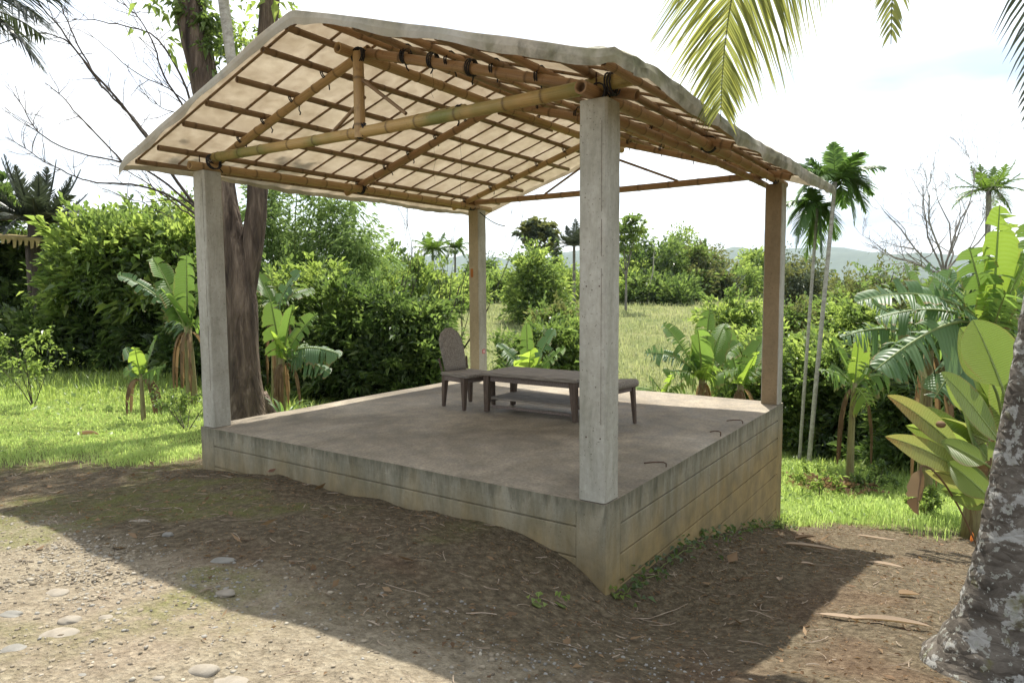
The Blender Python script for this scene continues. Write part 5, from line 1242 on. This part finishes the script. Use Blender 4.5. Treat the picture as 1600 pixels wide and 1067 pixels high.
g = Geo().add(*grass_blades(90000, 8, 22, .22, .80, .05, .20, .008, 302)); setp(g.build('grass', M['grass']), 'longer bright green grass on the right lawn', 'grass', kind='stuff')
g = Geo().add(*grass_blades(26000, 12.5, 26, -.85, .8, .12, .34, .010, 303)); setp(g.build('undergrowth', M['lf_light']), 'tall weeds growing under the bushes round the lawns', 'weeds', kind='stuff')
g = Geo().add(*grass_blades(60000, 26, 170, -.3, .55, .18, .5, .05, 304)); setp(g.build('field_grass', M['grass_far']), 'pale rough grass on the valley field beyond the platform', 'grass', kind='stuff')
# broad small weeds in the lawn
def ground_leaves(n, area, seed, size, lift, mask, flat=.25, thick=True):
    rng = np.random.default_rng(seed); x = rng.uniform(area[0], area[1], n); y = rng.uniform(area[2], area[3], n)
    k = mask(x, y, rng) & ~inplat(x, y); x, y = x[k], y[k]; n = len(x); z = gzm(x, y)+lift*rng.uniform(.2, 1, n)
    D = rng.normal(0, 1, (n, 3))*NW([1, 1, flat]); L = size*np.exp(rng.normal(0, .45, n))
    return leafset(np.stack([x, y, z], -1), D, L, L*rng.uniform(.2, .6, n), rng, rng.uniform(-.2, .35), .05)
def m_lawn(x, y, rng):
    gv, ga, *_ = ground_masks(x, y); return rng.random(len(x)) < ga*sstep(vnoise(x, y, 1.4, 93), .35, .7)
g = Geo().add(*ground_leaves(22000, (-3, 12, 4, 20), 310, .055, .09, m_lawn, .5)); g.add(*ground_leaves(12000, (4, 14, -7, 3), 311, .06, .12, m_lawn, .5))
setp(g.build('lawn_weeds', M['lf_light']), 'small broad-leaved weeds scattered through the lawns', 'weeds', kind='stuff')
def m_soil(x, y, rng):
    gv, ga, *_ = ground_masks(x, y); return rng.random(len(x)) < (1-.85*gv)*(1-.8*ga)*(.25+.9*vnoise(x, y, .6, 94))
g = Geo().add(*ground_leaves(60000, (-2.6, 6, -3.4, 8.5), 320, .017, .010, m_soil, .15)); g.add(*ground_leaves(1500, (-3, 6, -4, 9), 321, .06, .02, m_soil, .2))
setp(g.build('leaf_litter', M['lf_dry']), 'small brown dead leaves strewn over the bare soil', 'litter', kind='stuff')
rng = np.random.default_rng(330); g = Geo(); cnt = 0
while cnt < 1500:
    x, y = rng.uniform(-2.6, 5.5), rng.uniform(-3.5, 8)
    if inplat(x, y) or not m_soil(NW([x]), NW([y]), rng)[0]: continue
    a = rng.uniform(0, 6.28); L = .04*math.exp(rng.normal(.4, .6)); nn = 5; d = np.linspace(0, L, nn); a2 = a+np.linspace(0, rng.normal(0, .5), nn)
    px = x+d*np.cos(a2); py = y+d*np.sin(a2); P = np.stack([px, py, gzm(px, py)+.008+rng.uniform(0, .015)*np.linspace(0, 1, nn)], -1)
    g.add(*tube(P, rng.uniform(.0012, .0035), 4)[:2]); cnt += 1
setp(g.build('twig_litter', simple('bleached_twig', (.18, .13, .09), (.40, .33, .25), 9, .9)), 'thin dry twigs strewn over the bare soil', 'litter', kind='stuff')
# gravel
def pebbles(n, area, seed, smin, smax, mask):
    rng = np.random.default_rng(seed); x = rng.uniform(area[0], area[1], n); y = rng.uniform(area[2], area[3], n); k = mask(x, y, rng) & ~inplat(x, y, .08); x, y = x[k], y[k]; n = len(x)
    r = smin*(smax/smin)**(rng.random(n)**2.6); V0, F0 = ico(); sc_ = rng.uniform(.6, 1.3, (n, 3))*NW([1, 1, .62]); a = rng.uniform(0, 6.28, n)
    V = V0[None]*(1+rng.normal(0, .13, (n, 12, 1)))*sc_[:, None]*r[:, None, None]
    c, s = np.cos(a)[:, None], np.sin(a)[:, None]; V = np.stack([V[..., 0]*c-V[..., 1]*s, V[..., 0]*s+V[..., 1]*c, V[..., 2]], -1)
    V += np.stack([x, y, gzm(x, y)+r*.15], -1)[:, None]
    return V.reshape(-1, 3), (F0[None]+np.arange(n)[:, None, None]*12).reshape(-1, 3)
def m_grav(x, y, rng):
    gv, *_ = ground_masks(x, y); near = np.hypot(x-CAM[0], y-CAM[1]); return rng.random(len(x)) < gv*(.10+1.1*sstep(vnoise(x, y, .8, 95)*.7+vnoise(x, y, .25, 96)*.3, .38, .68))*(1-.75*sstep(near, 4.5, 8))
def m_patch(x, y, rng):
    v = np.zeros(len(x))
    for (px, py, r) in ((320, 930, .42), (345, 905, .3), (690, 980, .28), (1010, 1040, .4), (870, 1055, .3), (900, 1020, .2)):
        c = gpix(px, py); v = np.maximum(v, np.exp(-((x-c[0])**2+(y-c[1])**2)/r**2))
    return rng.random(len(x)) < v
g = Geo().add(*pebbles(110000, (-3.6, -.4, -2.4, 5.5), 340, .003, .015, m_grav)); setp(g.build('gravel', M['pebble'], None, True), 'tan pebbles of the gravel drive in the foreground', 'gravel', kind='stuff')
def gmat():
    m, t, o = newmat('crushed_grey_stone'); gg_ = nd(t, 'ShaderNodeNewGeometry'); finish(t, o, ramp(t, gg_.outputs['Random Per Island'], [(0, (.12, .112, .098)), (.5, (.20, .19, .168)), (1, (.28, .27, .245))]), .85, None, .3, .01, .2); return m
g = Geo().add(*pebbles(11000, (-3, 1, -2.4, 4), 341, .005, .012, m_patch)); setp(g.build('gravel', gmat()), 'grey crushed stone lying in patches at the edge of the shade', 'gravel', kind='stuff')
# single river stones
for q, (px, py, wpx, hpx, mt, lab) in enumerate((
   (16, 960, 40, 18, 'stone_grey', 'grey stone cut by the left edge above the longest stone'), (108, 968, 42, 20, 'stone', 'rounded tan stone with a dark shadow above the longest stone'), (92, 990, 66, 15, 'stone', 'longest low tan stone on the drive at the left'),
   (20, 1016, 50, 24, 'stone_grey', 'bluish grey stone at the left edge below the others'), (318, 1046, 52, 22, 'stone', 'plump tan stone near the bottom among the pebbles'), (305, 1017, 30, 16, 'stone', 'small pale stone just above the plump tan stone'),
   (122, 1056, 38, 15, 'stone_grey', 'flat greyish stone half buried near the bottom'), (247, 1060, 24, 16, 'stone', 'small round stone touching the bottom of the picture'), (358, 1068, 66, 16, 'stone', 'wide pale stone cut off by the bottom of the picture'),
   (165, 964, 26, 10, 'stone', 'small dark-edged stone right of the rounded tan stone'), (184, 969, 13, 7, 'stone', 'tiny stone right beside the small dark-edged stone'), (347, 876, 44, 20, 'stone_grey', 'flat grey stone on the edge of the roof shadow'),
   (352, 925, 34, 12, 'stone', 'pale flat stone among the grey crushed stone'), (216, 816, 42, 14, 'stone', 'pale flat stone at the mossy edge of the drive'), (262, 834, 18, 10, 'stone_grey', 'small grey stone near the mossy edge of the drive'), (90, 925, 40, 9, 'stone', 'flat worn stone flush with the drive'))):
    rg = np.random.default_rng(400+q); c = gpix(px, py); d = (c-CAM)@CF; w_ = wpx*.88*d/FPX/2; h_ = max(.35*w_, hpx*d/FPX*.55)
    V, F = subdiv(*subdiv(*ico())); V, F = subdiv(V, F); V = V*(1+rg.normal(0, .008, (len(V), 1))); V = np.sign(V)*np.abs(V)**.85; nz = 1+.07*np.sin(V@rg.normal(0, 2.2, 3)+1)+.04*np.sin(V@rg.normal(0, 4, 3)); V = V*nz[:, None]
    rt = NW([HY, -HX, 0]); fh = NW([HX, HY, 0]); V = V[:, :1]*w_*rt+V[:, 1:2]*w_*rg.uniform(.55, .8)*fh+V[:, 2:]*h_*.75*NW([0, 0, 1.0])
    o = Geo().add(V, F).build('river_stone', M[mt], None, True); o.location = Vector(c-NW([0, 0, h_*.28])); setp(o, lab, 'stone', 'stones on the gravel drive')
# single fallen leaves and palm sheaths
def fallen(name, label, cat, px, py, L, wd, ang, seed, mat='lf_dry', curl=.5, lift=.02):
    rg = np.random.default_rng(seed); c = gpix(px, py); v = NW([HY, -HX, 0])*math.cos(ang)+NW([HX, HY, 0])*math.sin(ang)
    p = [c-v*L/2, c-v*L*.2, c+v*L*.2, c+v*L/2]; p = [q+NW([0, 0, float(gzm(q[0], q[1]))-q[2]+lift*(.4+rg.random())]) for q in p]
    root = thing(name, label, cat, c); g = Geo(); blade(g, p, wd, rg, 0, curl, -.1, .05, 14, .003, None, .05, (.8, .6)); wpart(g, 'blade', M[mat], root, True)
M['lf_pink'] = leafmat('pinkish_dead_leaf', (.30, .17, .13), (.36, .21, .165), (.42, .26, .2), (.3, .18, .12), .15, .75, .2)
M['sheath'] = leafmat('bleached_palm_sheath', (.24, .17, .115), (.32, .245, .175), (.42, .33, .25), (.3, .2, .1), .1, .85, .15)
fallen('fallen_leaf', 'curled pinkish dead leaf on the soil beside the front wall', 'leaf', 436, 743, .24, .10, .1, 501, 'lf_pink', .7, .03)
fallen('palm_sheath', 'long bleached palm sheath on the sunlit soil near the coconut trunk', 'palm sheath', 1390, 975, .46, .07, -.35, 502, 'sheath', .6, .03)
fallen('palm_sheath', 'brown palm sheath on the shaded soil near the right wall end', 'palm sheath', 1268, 861, .55, .08, -.1, 503, 'sheath', .6, .04)
fallen('palm_sheath', 'short dark palm sheath leaning above the brown one by the right wall', 'palm sheath', 1258, 845, .36, .07, .5, 504, 'lf_dry', .6, .05)
fallen('palm_sheath', 'pale strip of palm sheath on the sunny soil right of the shadow', 'palm sheath', 1368, 843, .45, .06, -.3, 505, 'sheath', .4, .02)
fallen('palm_sheath', 'pale palm sheath strip at the tip of the roof shadow', 'palm sheath', 1382, 885, .30, .06, -.6, 506, 'sheath', .4, .02)
fallen('palm_sheath', 'narrow palm strip lying in the shade in front of the right wall', 'palm sheath', 1320, 968, .34, .05, -.5, 507, 'sheath', .4, .02)
fallen('fallen_leaf', 'grey curled leaf beside the grass left of the platform', 'leaf', 138, 684, .26, .12, .6, 508, 'lf_dry', .7, .05)
fallen('fallen_leaf', 'pale leaf on the shaded soil right of the platform corner', 'leaf', 1218, 912, .10, .05, 1.2, 509, 'sheath', .4, .02)
fallen('fallen_leaf', 'small pale leaf below the creeper on the shaded soil', 'leaf', 1262, 886, .13, .05, .1, 510, 'sheath', .3, .02)
fallen('fallen_leaf', 'brown leaf lying at the foot of the coconut trunk', 'leaf', 1420, 935, .2, .09, .3, 511, 'lf_dry', .4, .02)
c = gpix(1300, 762); rg = np.random.default_rng(520)
g = Geo(); n = 420; P = c+rg.normal(0, 1, (n, 3))*NW([.32, .32, 0]); P[:, 2] = gzm(P[:, 0], P[:, 1])+rg.uniform(.02, .16, n); V, F = leafset(P, rg.normal(0, 1, (n, 3))*NW([1, 1, .3]), rg.uniform(.08, .2, n), rg.uniform(.03, .08, n), rg); g.add(V, F)
setp(g.build('leaf_pile', M['lf_dry']), 'heap of dead brown leaves on the right lawn', 'leaf pile', kind='stuff')

# ------------------------------------------------------------------ shelter roof showing at the left edge
hb = gp(-60, 17.5); hut = thing('thatched_shelter', 'edge of a low yellowed thatched shelter roof at the left edge', 'shelter', hb)
a = pt(60, 378, 17.5); c0 = pt(-170, 362, 17.2); back = NW([HX, HY, 0])*2.2
V = NW([a, c0, c0+back+NW([0, 0, .12]), a+back+NW([0, 0, .12])]); V = np.concatenate([V, V+NW([0, 0, .09])])
M['thatch'] = simple('yellowed_thatch', (.20, .15, .06), (.36, .29, .13), 8, .9, (1, 1, 6), .6, .02)
wpart(Geo().add(V, NW([(0, 1, 2, 3)[::-1], (4, 5, 6, 7), (0, 1, 5, 4), (1, 2, 6, 5), (2, 3, 7, 6), (3, 0, 4, 7)])), 'roof', M['thatch'], hut)
rg = np.random.default_rng(530)
for q in range(26):
    f = q/25; p = a+(c0-a)*f+NW([0, 0, .03]); g = Geo(); L = rg.uniform(.10, .24); wv = nrm(c0-a)*.05
    g.add([p-wv-CF*.02, p+wv-CF*.02, p+wv*.8-NW([0, 0, L])-CF*.03, p-wv*.8-NW([0, 0, L*rg.uniform(.7, 1)])-CF*.05], NW([(0, 1, 2, 3)])); o = wpart(g, 'thatch_strip', M['thatch'], hut); so_ = o.modifiers.new('thickness', 'SOLIDIFY'); so_.thickness = .01
for p in (a+(c0-a)*.12+back*.1, a+(c0-a)*.75+back*.1, a+(c0-a)*.12+back*.9, a+(c0-a)*.75+back*.9):
    q = p.copy(); q[2] = float(gz(p[0], p[1]))-.1; wpart(Geo().add(*tube([q, p+NW([0, 0, .1])], .06, 8)[:2]), 'post', M['bark_dark'], hut, True)

# ------------------------------------------------------------------ far wooded belt
rng = np.random.default_rng(540); bl = []
for q in range(330):
    d = math.exp(rng.uniform(math.log(190), math.log(700))); t = d*rng.uniform(-.85, .85); x = CAM[0]+d*HX+t*HY; y = CAM[1]+d*HY-t*HX
    r = rng.uniform(1.4, 3.3); bl.append((x, y, float(gz(x, y))+r*rng.uniform(.6, 1.2), r*1.3, r*1.3, r))
V, F, A = crown_geo(bl, 60000, .95, rng, .9, 30, .6, .2, .1, .7, .2)
setp(Geo().add(V, F, A).build('distant_woods', M['lf_grey']), 'distant belt of woodland along the horizon', 'woods', kind='stuff')

# ------------------------------------------------------------------ humid air
hzm, ht, ho = newmat('humid_air'); pv = nd(ht, 'ShaderNodeVolumePrincipled'); pv.inputs['Color'].default_value = (.74, .86, 1.0, 1); pv.inputs['Density'].default_value = .00007; pv.inputs['Anisotropy'].default_value = .2
ht.links.new(pv.outputs[0], ho.inputs['Volume'])
g = Geo().add(*box(-6400, 6400, -6400, 6400, -40, 460)); setp(g.build('haze', hzm), 'thin humid haze over the valley', 'haze', kind='stuff')
